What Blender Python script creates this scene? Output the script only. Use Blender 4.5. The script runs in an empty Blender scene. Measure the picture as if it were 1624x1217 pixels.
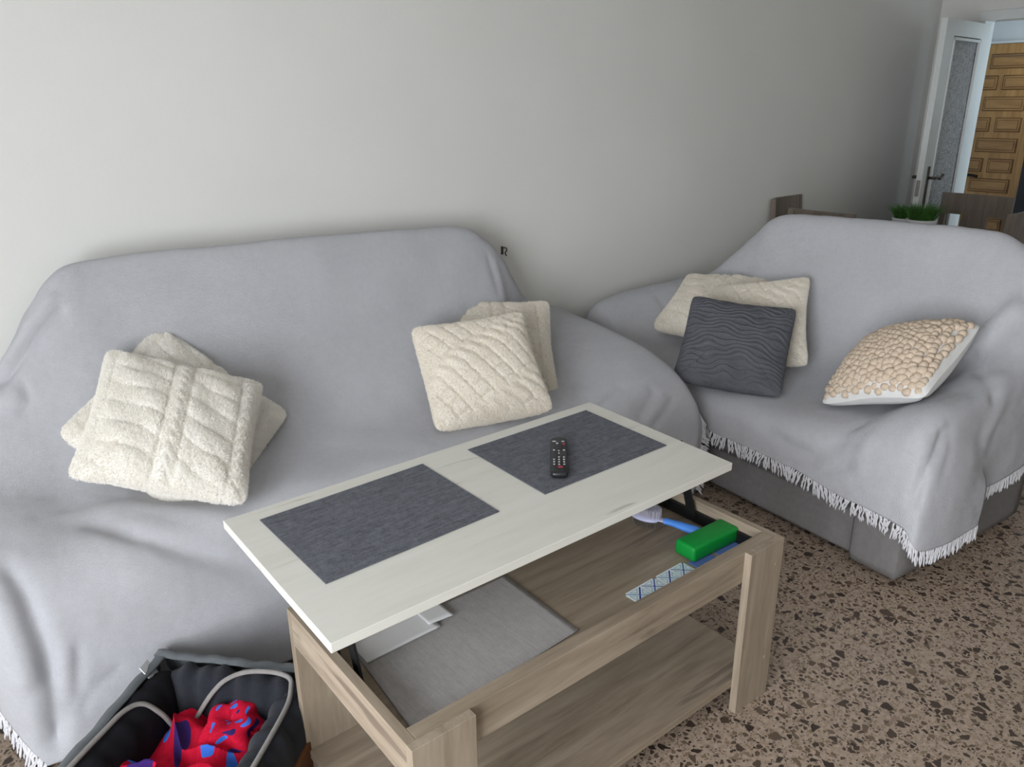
import bpy, bmesh, math, random
import numpy as np
from mathutils import Vector, Matrix, noise

random.seed(7)
S = bpy.context.scene
C = S.collection

# ------------------------------------------------------------------ camera
cam_d = bpy.data.cameras.new('camera')
cam = bpy.data.objects.new('camera', cam_d)
C.objects.link(cam)
cam_d.sensor_fit = 'HORIZONTAL'
cam_d.sensor_width = 36.0
cam_d.lens = 27.6
cam_d.clip_start = 0.02
CAM_R = Matrix(((0.7823, 0.2200, -0.5830), (-0.6228, 0.2611, -0.7376), (-0.0102, 0.9401, 0.3409)))
cam.matrix_world = Matrix.Translation((0, 0, 1.6222)) @ CAM_R.to_4x4()
S.camera = cam

# ------------------------------------------------------------------ world, light, exposure
S.view_settings.view_transform = 'Standard'
S.view_settings.look = 'None'
S.view_settings.gamma = 1.0
S.view_settings.use_curve_mapping = False
S.view_settings.exposure = 0.33
W = bpy.data.worlds.new('sky')
S.world = W
W.use_nodes = True
W.node_tree.nodes['Background'].inputs[0].default_value = (0.62, 0.78, 1.0, 1)
W.node_tree.nodes['Background'].inputs[1].default_value = 1.0


def area(name, loc, target, sx, sy, power, col):
    d = bpy.data.lights.new(name, 'AREA')
    d.shape = 'RECTANGLE'
    d.size, d.size_y, d.energy, d.color = sx, sy, power, col
    o = bpy.data.objects.new(name, d)
    C.objects.link(o)
    o.location = loc
    o.rotation_euler = (Vector(target) - Vector(loc)).to_track_quat('-Z', 'Y').to_euler()
    return o


# daylight through the balcony window on the left and from the hall behind the far door
area('window_daylight', (-1.95, 0.0, 1.25), (1.0, 0.4, 1.15), 2.3, 2.1, 150, (0.93, 0.965, 1.0))
area('hall_daylight', (6.7, 0.75, 1.6), (6.75, 3.0, 1.2), 0.9, 1.6, 16, (0.75, 0.9, 1.0))

# ------------------------------------------------------------------ material helpers


class NT:
    def __init__(self, name, rough=0.6, spec=0.3):
        self.m = bpy.data.materials.new(name)
        self.m.use_nodes = True
        self.t = self.m.node_tree
        self.b = self.t.nodes['Principled BSDF']
        self.b.inputs['Roughness'].default_value = rough
        self.b.inputs['Specular IOR Level'].default_value = spec
        self.tc = None

    def n(self, kind, **kw):
        x = self.t.nodes.new('ShaderNode' + kind)
        for k, v in kw.items():
            if isinstance(v, (int, float, tuple, str, bool)) and hasattr(x, k):
                setattr(x, k, v)
        return x

    def l(self, a, b):
        self.t.links.new(a, b)

    def coord(self, scale=(1, 1, 1), rot=(0, 0, 0), kind='Object', loc=(0, 0, 0)):
        if self.tc is None:
            self.tc = self.n('TexCoord')
        mp = self.n('Mapping')
        mp.inputs['Scale'].default_value = scale
        mp.inputs['Rotation'].default_value = rot
        mp.inputs['Location'].default_value = loc
        self.l(self.tc.outputs[kind], mp.inputs['Vector'])
        return mp.outputs['Vector']

    def noise(self, vec, scale, detail=3, rough=0.55, dist=0.0):
        x = self.n('TexNoise')
        self.l(vec, x.inputs['Vector'])
        x.inputs['Scale'].default_value = scale
        x.inputs['Detail'].default_value = detail
        x.inputs['Roughness'].default_value = rough
        x.inputs['Distortion'].default_value = dist
        return x.outputs['Fac']

    def ramp(self, fac, stops, interp='LINEAR'):
        x = self.n('ValToRGB')
        x.color_ramp.interpolation = interp
        e = x.color_ramp.elements
        e[0].position, e[0].color = stops[0][0], (*stops[0][1], 1)
        e[1].position, e[1].color = stops[-1][0], (*stops[-1][1], 1)
        for p, c in stops[1:-1]:
            q = e.new(p)
            q.color = (*c, 1)
        self.l(fac, x.inputs['Fac'])
        return x.outputs['Color']

    def mix(self, fac, a, b, mode='MIX'):
        x = self.n('Mix')
        x.data_type = 'RGBA'
        x.blend_type = mode
        for s, v in ((x.inputs['Factor'], fac), (x.inputs[6], a), (x.inputs[7], b)):
            if isinstance(v, (int, float)):
                s.default_value = v
            elif isinstance(v, tuple):
                s.default_value = (*v, 1)
            else:
                self.l(v, s)
        return x.outputs[2]

    def math(self, op, a, b=0.0, c=None):
        x = self.n('Math')
        x.operation = op
        for i, v in enumerate((a, b, c)):
            if v is None:
                continue
            if isinstance(v, (int, float)):
                x.inputs[i].default_value = v
            else:
                self.l(v, x.inputs[i])
        return x.outputs[0]

    def voro(self, vec, scale, feature='F1', rnd=1.0):
        x = self.n('TexVoronoi')
        x.feature = feature
        self.l(vec, x.inputs['Vector'])
        x.inputs['Scale'].default_value = scale
        x.inputs['Randomness'].default_value = rnd
        return x

    def base(self, c):
        if isinstance(c, tuple):
            self.b.inputs['Base Color'].default_value = (*c, 1)
        else:
            self.l(c, self.b.inputs['Base Color'])

    def bump(self, h, strength=0.3, dist=0.002):
        x = self.n('Bump')
        x.inputs['Strength'].default_value = strength
        x.inputs['Distance'].default_value = dist
        self.l(h, x.inputs['Height'])
        self.l(x.outputs['Normal'], self.b.inputs['Normal'])


def plain(name, col, rough=0.5, var=0.08, scale=30.0, bump=0.0, metal=0.0, spec=0.4):
    t = NT(name, rough, spec)
    v = t.coord()
    f = t.noise(v, scale, 4)
    lo = tuple(max(0, c * (1 - var)) for c in col)
    hi = tuple(min(1, c * (1 + var)) for c in col)
    t.base(t.ramp(f, [(0.3, lo), (0.7, hi)]))
    t.b.inputs['Metallic'].default_value = metal
    if bump:
        t.bump(f, bump, 0.002)
    return t.m


def woven(name, a, b, sx=420.0, sy=420.0, streak=(1, 1, 1), bump=0.35, dist=0.0012, sheen=0.0, rough=0.9, var=6.0):
    """cloth: two crossed thread waves, a slow tone variation and a weave relief"""
    t = NT(name, rough, 0.15)
    v = t.coord()
    w1 = t.n('TexWave')
    w1.bands_direction = 'X'
    w1.inputs['Scale'].default_value = sx
    w1.inputs['Distortion'].default_value = 2.5
    w1.inputs['Detail Scale'].default_value = 2.0
    t.l(v, w1.inputs['Vector'])
    w2 = t.n('TexWave')
    w2.bands_direction = 'DIAGONAL'
    w2.inputs['Scale'].default_value = sy
    w2.inputs['Distortion'].default_value = 2.5
    t.l(v, w2.inputs['Vector'])
    h = t.math('ADD', w1.outputs['Fac'], w2.outputs['Fac'])
    vs = t.coord(scale=streak)
    f = t.noise(vs, var, 5, 0.65)
    fine = t.noise(v, 260.0, 2, 0.6)
    mid = t.noise(v, 55.0, 3, 0.6)
    mixf = t.math('ADD', t.math('MULTIPLY', f, 0.45), t.math('ADD', t.math('MULTIPLY', fine, 0.3), t.math('MULTIPLY', mid, 0.25)))
    t.base(t.ramp(mixf, [(0.32, a), (0.68, b)]))
    hh = t.math('ADD', t.math('MULTIPLY', h, 0.4), t.math('MULTIPLY', fine, 0.8))
    t.bump(hh, bump, dist)
    if sheen:
        t.b.inputs['Sheen Weight'].default_value = sheen
        t.b.inputs['Sheen Roughness'].default_value = 0.6
    return t.m


def wood(name, dark, mid, light, grain=(1.2, 16, 16), streak=0.5, rough=0.55, knots=True, crack=(0.12, 0.09, 0.07), amount=0.62):
    t = NT(name, rough, 0.35)
    v = t.coord(scale=grain)
    f = t.noise(v, 1.6, 8, 0.62, 0.6)
    f2 = t.noise(t.coord(scale=tuple(g * 2.6 for g in grain)), 2.0, 4, 0.6)
    g = t.math('ADD', t.math('MULTIPLY', f, 0.72), t.math('MULTIPLY', f2, 0.28))
    col = t.ramp(g, [(0.30, dark), (0.48, mid), (0.66, light)])
    s = t.noise(t.coord(scale=tuple(g_ * 0.8 for g_ in grain), loc=(3.7, 1.2, 5.1)), 1.15, 5, 0.55, 0.9)
    sm = t.ramp(s, [(amount, (0, 0, 0)), (amount + 0.05, (1, 1, 1))])
    col = t.mix(t.math('MULTIPLY', sm, streak), col, crack)
    if knots:
        k = t.noise(t.coord(scale=tuple(0.45 * g_ ** 0.7 for g_ in grain), loc=(9.1, 2.2, 1.1)), 2.0, 2, 0.5)
        km = t.ramp(k, [(0.62, (0, 0, 0)), (0.8, (1, 1, 1))])
        col = t.mix(t.math('MULTIPLY', km, 0.35), col, dark)
    t.base(col)
    t.bump(g, 0.12, 0.001)
    return t.m


# ------------------------------------------------------------------ materials
M = {}
t = NT('wall_paint', 0.85, 0.2)
v = t.coord()
f = t.noise(v, 90, 4)
t.base(t.ramp(t.noise(v, 1.3, 3), [(0.3, (0.66, 0.652, 0.62)), (0.7, (0.70, 0.692, 0.66))]))
t.bump(f, 0.12, 0.003)
M['wall'] = t.m
M['white_paint'] = plain('white_gloss_paint', (0.63, 0.65, 0.635), 0.35, 0.02, 8)
M['ceiling'] = plain('ceiling_paint', (0.74, 0.74, 0.72), 0.9, 0.02, 8)

t = NT('terrazzo', 0.42, 0.4)
v = t.coord()
wv = t.n('Mix')
wv.data_type = 'VECTOR'
wn = t.n('TexNoise')
wn.inputs['Scale'].default_value = 38
t.l(v, wn.inputs['Vector'])
wv.inputs['Factor'].default_value = 0.012
t.l(v, wv.inputs[4])
t.l(wn.outputs['Color'], wv.inputs[5])
v2 = wv.outputs[1]
col = t.ramp(t.noise(v, 70, 4), [(0.3, (0.285, 0.213, 0.158)), (0.7, (0.43, 0.335, 0.26))])
for sc, thr, keep in ((130, 0.08, 0.50), (68, 0.07, 0.46), (36, 0.08, 0.44)):
    vd = t.voro(v2, sc, 'DISTANCE_TO_EDGE')
    vc = t.voro(v2, sc, 'F1')
    sep = t.n('SeparateColor')
    t.l(vc.outputs['Color'], sep.inputs['Color'])
    thv = t.math('MULTIPLY_ADD', sep.outputs['Green'], 0.22, thr)
    m1 = t.math('GREATER_THAN', vd.outputs['Distance'], thv)
    m2 = t.math('LESS_THAN', sep.outputs['Red'], keep)
    chip = t.ramp(sep.outputs['Blue'], [(0.0, (0.035, 0.025, 0.02)), (0.3, (0.07, 0.048, 0.036)), (0.55, (0.13, 0.09, 0.062)),
                                        (0.78, (0.20, 0.15, 0.095)), (1.0, (0.27, 0.19, 0.15))])
    col = t.mix(t.math('MULTIPLY', m1, m2), col, chip)
t.base(col)
M['terrazzo'] = t.m

M['cover'] = woven('grey_cotton_throw', (0.515, 0.512, 0.538), (0.62, 0.617, 0.645), 260, 260, var=4.0, bump=0.8, dist=0.002)
M['fringe'] = plain('throw_fringe_cotton', (0.66, 0.65, 0.67), 0.95, 0.05, 60)
M['sofa'] = woven('taupe_sofa_fabric', (0.165, 0.155, 0.15), (0.225, 0.21, 0.205), 500, 500, var=30.0)
M['lid_oak'] = wood('cream_oak', (0.60, 0.585, 0.52), (0.655, 0.64, 0.58), (0.69, 0.675, 0.62), (1.3, 11, 11), 0.5, 0.42, True, (0.27, 0.24, 0.19), 0.64)
M['oak_x'] = wood('grey_oak_along', (0.175, 0.133, 0.093), (0.275, 0.218, 0.158), (0.365, 0.298, 0.225), (1.3, 14, 14), 0.6)
M['oak_y'] = wood('grey_oak_across', (0.205, 0.16, 0.115), (0.325, 0.262, 0.195), (0.42, 0.35, 0.27), (14, 1.3, 14), 0.6)
M['oak_z'] = wood('grey_oak_upright', (0.195, 0.15, 0.107), (0.29, 0.232, 0.17), (0.375, 0.307, 0.233), (14, 14, 1.3), 0.6)
M['black_metal'] = plain('black_steel', (0.012, 0.012, 0.013), 0.45, 0.1, 40, 0, 0.3)
M['placemat'] = woven('slate_placemat', (0.055, 0.058, 0.07), (0.20, 0.205, 0.23), 300, 900, (9, 110, 60), 0.5, 0.0012, 0, 0.8, 1.6)
M['linen'] = woven('grey_linen', (0.36, 0.34, 0.335), (0.52, 0.50, 0.485), 420, 420, (60, 7, 30), 0.5, 0.001, 0, 0.9, 3.0)
M['paper'] = plain('white_paper', (0.80, 0.80, 0.80), 0.8, 0.03, 12)
M['remote'] = plain('black_plastic', (0.013, 0.013, 0.015), 0.35, 0.1, 30)
M['key_white'] = plain('pale_key', (0.42, 0.42, 0.42), 0.6, 0.05)
M['key_dark'] = plain('rubber_key', (0.03, 0.03, 0.033), 0.6, 0.05)
M['key_red'] = plain('red_key', (0.35, 0.03, 0.05), 0.5, 0.05)
M['blue_plastic'] = plain('blue_plastic', (0.08, 0.27, 0.78), 0.35, 0.03)
M['lilac_plastic'] = plain('pale_lilac_plastic', (0.55, 0.57, 0.78), 0.4, 0.03)
M['bristle'] = plain('pale_bristle', (0.56, 0.54, 0.62), 0.7, 0.05)
M['steel'] = plain('pin_steel', (0.55, 0.55, 0.55), 0.3, 0.05, 40, 0, 1.0)
M['green'] = plain('green_rubber', (0.0, 0.26, 0.035), 0.5, 0.05, 20, 0.1)
M['card_white'] = plain('card_white', (0.76, 0.83, 0.87), 0.4, 0.02)
M['card_navy'] = plain('card_navy', (0.03, 0.05, 0.28), 0.4, 0.03)
M['card_blue'] = plain('card_blue', (0.10, 0.25, 0.45), 0.4, 0.03)
M['card_teal'] = plain('card_teal', (0.33, 0.52, 0.56), 0.4, 0.03)
M['card_mid'] = plain('card_mid_blue', (0.10, 0.17, 0.42), 0.4, 0.05)
M['wool'] = plain('cream_bobble_wool', (0.62, 0.50, 0.385), 0.95, 0.12, 160, 0.5)
M['pillow_back'] = plain('white_cotton', (0.72, 0.71, 0.69), 0.9, 0.03, 30, 0.1)


def fur(name, a, b, sss=0.3):
    """soft pile: diffuse fibres that let some light through"""
    t = NT(name, 1.0, 0.0)
    v = t.coord()
    f = t.noise(v, 240, 3, 0.7)
    col = t.ramp(t.math('ADD', t.math('MULTIPLY', f, 0.5), t.math('MULTIPLY', t.noise(v, 14, 3), 0.5)), [(0.3, a), (0.7, b)])
    t.base(col)
    tr = t.n('BsdfTranslucent')
    t.l(col, tr.inputs['Color'])
    mx = t.n('MixShader')
    mx.inputs['Fac'].default_value = sss
    t.l(t.b.outputs['BSDF'], mx.inputs[1])
    t.l(tr.outputs['BSDF'], mx.inputs[2])
    t.l(mx.outputs['Shader'], t.t.nodes['Material Output'].inputs['Surface'])
    return t.m


M['cream_fur'] = fur('cream_plush', (0.945, 0.885, 0.79), (0.985, 0.95, 0.88))
M['ivory_fur'] = fur('ivory_plush', (0.955, 0.915, 0.845), (0.99, 0.97, 0.925))
M['grey_plush'] = fur('slate_plush', (0.14, 0.142, 0.16), (0.20, 0.202, 0.22), 0.2)
M['velvet_dark'] = woven('charcoal_velvet', (0.010, 0.011, 0.015), (0.026, 0.029, 0.038), 500, 500, var=9, sheen=0.08)
M['velvet_grey'] = woven('grey_velvet', (0.075, 0.085, 0.092), (0.13, 0.14, 0.15), 500, 500, var=9, sheen=0.2)
M['black_cloth'] = woven('black_cloth', (0.006, 0.006, 0.008), (0.013, 0.013, 0.016), 600, 600, var=20)
M['cord'] = woven('pale_piping_cord', (0.33, 0.31, 0.29), (0.46, 0.44, 0.42), 900, 900, var=80, bump=0.8)
M['brown_panel'] = plain('brown_leatherette', (0.13, 0.045, 0.015), 0.5, 0.2, 25, 0.1)
M['tag_white'] = plain('white_satin_label', (0.75, 0.76, 0.78), 0.5, 0.02)

t = NT('red_spotted_fleece', 0.9, 0.15)
uv = t.coord(kind='UV')
wn = t.n('TexNoise')
wn.inputs['Scale'].default_value = 7
t.l(uv, wn.inputs['Vector'])
wv = t.n('Mix')
wv.data_type = 'VECTOR'
wv.inputs['Factor'].default_value = 0.035
t.l(uv, wv.inputs[4])
t.l(wn.outputs['Color'], wv.inputs[5])
vc = t.voro(wv.outputs[1], 6.2, 'F1', 0.55)
sep = t.n('SeparateColor')
t.l(vc.outputs['Color'], sep.inputs['Color'])
rad = t.math('MULTIPLY_ADD', sep.outputs['Green'], 0.16, 0.22)
msk = t.math('LESS_THAN', vc.outputs['Distance'], rad)
red = t.ramp(t.noise(uv, 30, 3), [(0.3, (0.50, 0.004, 0.028)), (0.7, (0.62, 0.010, 0.042))])
spot = t.ramp(sep.outputs['Red'], [(0.0, (0.05, 0.19, 0.72)), (0.62, (0.045, 0.16, 0.66)), (0.66, (0.03, 0.018, 0.11)), (1.0, (0.05, 0.02, 0.16))])
t.base(t.mix(msk, red, spot))
t.bump(t.noise(uv, 220, 2), 0.3, 0.002)
M['red_fleece'] = t.m

t = NT('obscure_glass', 0.12, 0.5)
v = t.coord()
vo = t.voro(v, 95, 'F1')
nz = t.noise(v, 60, 4, 0.7, 1.5)
t.base(t.ramp(nz, [(0.4, (0.50, 0.505, 0.51)), (0.56, (0.98, 0.99, 1.0))]))
t.b.inputs['Transmission Weight'].default_value = 0.3
t.bump(t.math('ADD', vo.outputs['Distance'], nz), 1.0, 0.02)
M['glass'] = t.m
M['pine'] = wood('honey_pine', (0.27, 0.13, 0.035), (0.39, 0.205, 0.06), (0.48, 0.275, 0.09), (12, 12, 1.2), 0.35, 0.45)
M['pine_dark'] = wood('carved_pine_groove', (0.10, 0.042, 0.013), (0.16, 0.075, 0.023), (0.21, 0.105, 0.035), (12, 1.2, 12), 0.3, 0.5)
M['pine_panel'] = wood('carved_pine_panel', (0.24, 0.115, 0.032), (0.34, 0.175, 0.052), (0.42, 0.235, 0.078), (12, 1.2, 12), 0.3, 0.45)
M['bronze'] = plain('aged_bronze', (0.085, 0.075, 0.06), 0.4, 0.15, 40, 0, 0.7)
M['nickel'] = plain('worn_nickel', (0.35, 0.33, 0.30), 0.35, 0.1, 40, 0, 0.8)
M['grey_iron'] = plain('grey_iron', (0.05, 0.05, 0.05), 0.6, 0.1)
M['iron'] = plain('dark_iron', (0.015, 0.013, 0.012), 0.5, 0.1, 40, 0, 0.5)
M['chair_wood'] = wood('smoked_oak', (0.13, 0.105, 0.08), (0.18, 0.145, 0.115), (0.225, 0.185, 0.15), (14, 14, 1.5), 0.3, 0.5)
M['grass'] = plain('green_blade', (0.06, 0.17, 0.03), 0.6, 0.5, 60)
M['pot'] = plain('white_ceramic', (0.70, 0.70, 0.71), 0.3, 0.03)
M['soil'] = plain('dark_soil', (0.03, 0.022, 0.015), 0.95, 0.4, 120, 0.5)
M['dark_room'] = plain('unlit_room_black', (0.012, 0.010, 0.012), 0.5, 0.1)  # near-black colour stands for the darkness of an unlit room

# ------------------------------------------------------------------ mesh helpers


def finish(name, bm, m, parent=None, smooth=False, mods=()):
    me = bpy.data.meshes.new(name)
    bmesh.ops.recalc_face_normals(bm, faces=bm.faces)
    bm.to_mesh(me)
    bm.free()
    return finish_me(name, me, m, parent, smooth)


def finish_me(name, me, m, parent=None, smooth=False):
    for x in (m if isinstance(m, (list, tuple)) else [m]):
        me.materials.append(M[x])
    if smooth:
        me.polygons.foreach_set('use_smooth', [True] * len(me.polygons))
    o = bpy.data.objects.new(name, me)
    C.objects.link(o)
    if parent:
        o.parent = parent
    return o


def tag(o, label, cat, group=None, kind=None):
    if label:
        o['label'] = label
    if cat:
        o['category'] = cat
    if group:
        o['group'] = group
    if kind:
        o['kind'] = kind
    return o


def struct(o):
    o['kind'] = 'structure'
    return o


def thing(name, label, cat, loc=(0, 0, 0), rz=0.0, group=None):
    o = bpy.data.objects.new(name, None)
    o.empty_display_size = 0.05
    C.objects.link(o)
    o.location = loc
    o.rotation_euler = (0, 0, rz)
    return tag(o, label, cat, group)


def box(bm, x0, x1, y0, y1, z0, z1, bev=0.0, seg=2, mtx=None):
    r = bmesh.ops.create_cube(bm, size=1.0)
    vs = r['verts']
    for q in vs:
        q.co = Vector((x0 + (q.co.x + .5) * (x1 - x0), y0 + (q.co.y + .5) * (y1 - y0), z0 + (q.co.z + .5) * (z1 - z0)))
    if mtx is not None:
        bmesh.ops.transform(bm, matrix=mtx, verts=vs)
    if bev > 0:
        es = list({e for q in vs for e in q.link_edges})
        bmesh.ops.bevel(bm, geom=es, offset=bev, segments=seg, profile=0.5, affect='EDGES')
    return bm


def boxo(name, m, parent, x0, x1, y0, y1, z0, z1, bev=0.002, seg=2, smooth=False):
    bm = bmesh.new()
    box(bm, x0, x1, y0, y1, z0, z1, bev, seg)
    return finish(name, bm, m, parent, smooth)


def soft_box(name, m, parent, x0, x1, y0, y1, z0, z1, r=0.05, puff=0.02):
    """upholstered block: rounded and slightly domed faces"""
    bm = bmesh.new()
    bmesh.ops.create_cube(bm, size=2.0)
    bmesh.ops.subdivide_edges(bm, edges=bm.edges[:], cuts=11, use_grid_fill=True)
    hx, hy, hz = (x1 - x0) / 2, (y1 - y0) / 2, (z1 - z0) / 2
    r = min(r, hx * .95, hy * .95, hz * .95)
    for q in bm.verts:
        p = q.co.copy()
        d = Vector((p.x * hx, p.y * hy, p.z * hz))
        inner = Vector((max(-hx + r, min(hx - r, d.x)), max(-hy + r, min(hy - r, d.y)), max(-hz + r, min(hz - r, d.z))))
        e = d - inner
        if e.length > 1e-6:
            e = e.normalized() * r
        w = inner + e
        a = puff * (1 - p.x ** 2) * (1 - p.y ** 2) * (1 if abs(p.z) > .99 else 0)
        w.z += a * (1 if p.z > 0 else -1) * (1 if p.z > 0 else 0)
        b = puff * (1 - p.x ** 2) * (1 - p.z ** 2) * (1 if abs(p.y) > .99 else 0)
        w.y += b * (1 if p.y > 0 else -1) * .5
        q.co = w + Vector(((x0 + x1) / 2, (y0 + y1) / 2, (z0 + z1) / 2))
    return finish(name, bm, m, parent, True)


def tube(bm, pts, rad, sides=8, cap=True, flat=1.0):
    """sweep a round section along points; rad is a number or one per point"""
    pts = [Vector(p) for p in pts]
    n = len(pts)
    rs = rad if isinstance(rad, (list, tuple)) else [rad] * n
    up = Vector((0.0123, 0.021, 1))
    rings = []
    prev = None
    for i, p in enumerate(pts):
        d = (pts[min(i + 1, n - 1)] - pts[max(i - 1, 0)])
        d = d.normalized() if d.length > 1e-9 else Vector((0, 0, 1))
        if prev is None:
            a = d.cross(up)
            if a.length < 1e-3:
                a = d.cross(Vector((1, 0, 0)))
        else:
            a = prev - d * prev.dot(d)
        a.normalize()
        prev = a
        b = d.cross(a)
        rings.append([bm.verts.new(p + (a * math.cos(2 * math.pi * k / sides) + b * flat * math.sin(2 * math.pi * k / sides)) * rs[i]) for k in range(sides)])
    for i in range(n - 1):
        for k in range(sides):
            bm.faces.new((rings[i][k], rings[i][(k + 1) % sides], rings[i + 1][(k + 1) % sides], rings[i + 1][k]))
    if cap:
        bm.faces.new(rings[0][::-1])
        bm.faces.new(rings[-1])
    return bm


def catmull(pts, per=8):
    P = [Vector(p) for p in pts]
    out = []
    n = len(P)
    for i in range(n - 1):
        p0, p1, p2, p3 = P[max(i - 1, 0)], P[i], P[i + 1], P[min(i + 2, n - 1)]
        for k in range(per):
            s = k / per
            out.append(0.5 * ((2 * p1) + (p2 - p0) * s + (2 * p0 - 5 * p1 + 4 * p2 - p3) * s * s + (3 * p1 - p0 - 3 * p2 + p3) * s ** 3))
    out.append(P[-1])
    return out


def lathe(bm, prof, seg=24, cx=0, cy=0):
    rings = [[bm.verts.new((cx + r * math.cos(2 * math.pi * k / seg), cy + r * math.sin(2 * math.pi * k / seg), z)) for k in range(seg)] for r, z in prof]
    for i in range(len(rings) - 1):
        for k in range(seg):
            bm.faces.new((rings[i][k], rings[i][(k + 1) % seg], rings[i + 1][(k + 1) % seg], rings[i + 1][k]))
    bm.faces.new(rings[0][::-1])
    bm.faces.new(rings[-1])


def grid_mesh(name, P, uv=True):
    """mesh from an (n, m, 3) array of points"""
    n, m = P.shape[:2]
    me = bpy.data.meshes.new(name)
    idx = np.arange(n * m).reshape(n, m)
    f = np.stack([idx[:-1, :-1], idx[1:, :-1], idx[1:, 1:], idx[:-1, 1:]], -1).reshape(-1, 4)
    me.from_pydata(P.reshape(-1, 3).tolist(), [], f.tolist())
    if uv:
        l = me.uv_layers.new(name='UVMap')
        vi = np.empty(len(me.loops), int)
        me.loops.foreach_get('vertex_index', vi)
        U = np.stack([(vi // m) / (n - 1), (vi % m) / (m - 1)], -1).astype(np.float32)
        l.data.foreach_set('uv', U.ravel())
    me.validate()
    return me


def vnoise(P, scale, seed=0.0):
    o = np.empty(len(P))
    for i, p in enumerate(P):
        o[i] = noise.noise(Vector((p[0] * scale + seed, p[1] * scale - seed, p[2] * scale + 2 * seed)))
    return o


def grid_normals(P):
    du = np.gradient(P, axis=0)
    dv = np.gradient(P, axis=1)
    n = np.cross(du, dv)
    return n / (np.linalg.norm(n, axis=2, keepdims=True) + 1e-12)

# ------------------------------------------------------------------ room shell
WY, FX = 2.78, 5.95            # back wall plane, wall with the doorway


def wall(name, m, *b):
    return struct(boxo(name, m, None, *b, bev=0))


wall('floor', 'terrazzo', -1.9, 7.6, -2.7, 4.0, -0.1, 0.0)
wall('ceiling', 'ceiling', -1.9, 7.6, -2.7, 4.0, 2.62, 2.72)
wall('wall_back', 'wall', -1.9, FX, WY, WY + 0.12, 0, 2.62)
wall('wall_near', 'wall', -1.9, FX + .12, -2.62, -2.5, 0, 2.62)
# left wall with the balcony window
bm = bmesh.new()
box(bm, -1.75, -1.63, -2.5, -1.15, 0, 2.62)
box(bm, -1.75, -1.63, 1.15, WY, 0, 2.62)
box(bm, -1.75, -1.63, -1.15, 1.15, 2.25, 2.62)
box(bm, -1.75, -1.63, -1.15, 1.15, 0, 0.12)
struct(finish('wall_left', bm, 'wall'))
w1 = struct(bpy.data.objects.new('window_1', None))
C.objects.link(w1)
bm = bmesh.new()
for y0, y1 in ((-1.15, -1.09), (-0.03, 0.03), (1.09, 1.15)):
    box(bm, -1.72, -1.66, y0, y1, 0.12, 2.25, .004)
for z0, z1 in ((0.12, 0.18), (2.19, 2.25)):
    box(bm, -1.715, -1.665, -1.10, 1.10, z0, z1, .004)
finish('window_frame', bm, 'white_paint', w1)
# wall with the doorway on the right
bm = bmesh.new()
box(bm, FX, FX + .12, 2.50, WY + 0.12, 0, 2.62)
box(bm, FX, FX + .12, -2.5, 1.62, 0, 2.62)
box(bm, FX, FX + .12, 1.62, 2.50, 2.085, 2.62)
struct(finish('wall_right', bm, 'wall'))
bm = bmesh.new()
box(bm, FX - .012, FX + .13, 2.475, 2.505, 0, 2.085, .003)
box(bm, FX - .012, FX + .13, 1.615, 1.65, 0, 2.085, .003)
box(bm, FX - .014, FX + .13, 1.60, 2.52, 2.07, 2.13, .003)
struct(finish('trim_1', bm, 'white_paint'))
wall('wall_hall_end', 'white_paint', 7.34, 7.46, 0.3, 4.0, 0, 2.62)
wall('wall_hall_side', 'white_paint', FX + .12, 7.34, 3.75, 3.87, 0, 2.62)

# open white door with an obscure glass pane; local x runs from hinge to free edge
d1 = struct(bpy.data.objects.new('door_1', None))
C.objects.link(d1)
HX, HY = 5.93, 2.452
d1.location = (HX, HY, 0)
d1.rotation_euler = (0, 0, math.atan2(2.377 - HY, 5.15 - HX))
DW, DT, DH = 0.783, 0.036, 2.045
gx0, gx1, gz0, gz1 = 0.15, 0.635, 0.22, 1.945
bm = bmesh.new()
for b in ((0, gx0, 0, DH), (gx1, DW, 0, DH), (gx0, gx1, 0, gz0), (gx0, gx1, gz1, DH)):
    box(bm, b[0], b[1], -DT / 2, DT / 2, b[2] + .008, b[3], 0.002)
finish('door_frame', bm, 'white_paint', d1)
bm = bmesh.new()
for sgn in (-1, 1):
    y0, y1 = sorted((sgn * (DT / 2 + .006), sgn * .006))
    box(bm, gx0, gx0 + .016, y0, y1, gz0, gz1, .002)
    box(bm, gx1 - .016, gx1, y0, y1, gz0, gz1, .002)
    box(bm, gx0, gx1, y0, y1, gz0, gz0 + .016, .002)
    box(bm, gx0, gx1, y0, y1, gz1 - .016, gz1, .002)
finish('glazing_bead', bm, 'white_paint', d1)
boxo('glass_pane', 'glass', d1, gx0 + .002, gx1 - .002, -.003, .003, gz0 + .002, gz1 - .002, 0)
for sgn in (1, -1):                       # handles on both faces
    bm = bmesh.new()
    y0, y1 = sorted((sgn * DT / 2, sgn * (DT / 2 + .006)))
    box(bm, .680, .715, y0, y1, .90, 1.195, .004, 2)
    hp = finish('handle_plate', bm, 'bronze', d1)
    bm = bmesh.new()
    yb = sgn * (DT / 2 + .006)
    tube(bm, [(.697, yb, 1.125), (.697, yb + sgn * .042, 1.125)], .009, 10)
    tube(bm, catmull([(.70, yb + sgn * .042, 1.125), (.665, yb + sgn * .046, 1.127), (.625, yb + sgn * .044, 1.117), (.59, yb + sgn * .044, 1.127), (.573, yb + sgn * .044, 1.139)], 5), .0085, 10)
    finish('handle_lever', bm, 'bronze', hp, True)
bm = bmesh.new()
box(bm, DW, DW + .003, -.012, .012, .045 + .97, .045 + 1.07, .001)
box(bm, DW + .002, DW + .012, -.007, .007, 1.085, 1.105, .002)
finish('latch_plate', bm, 'nickel', d1)

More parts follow.
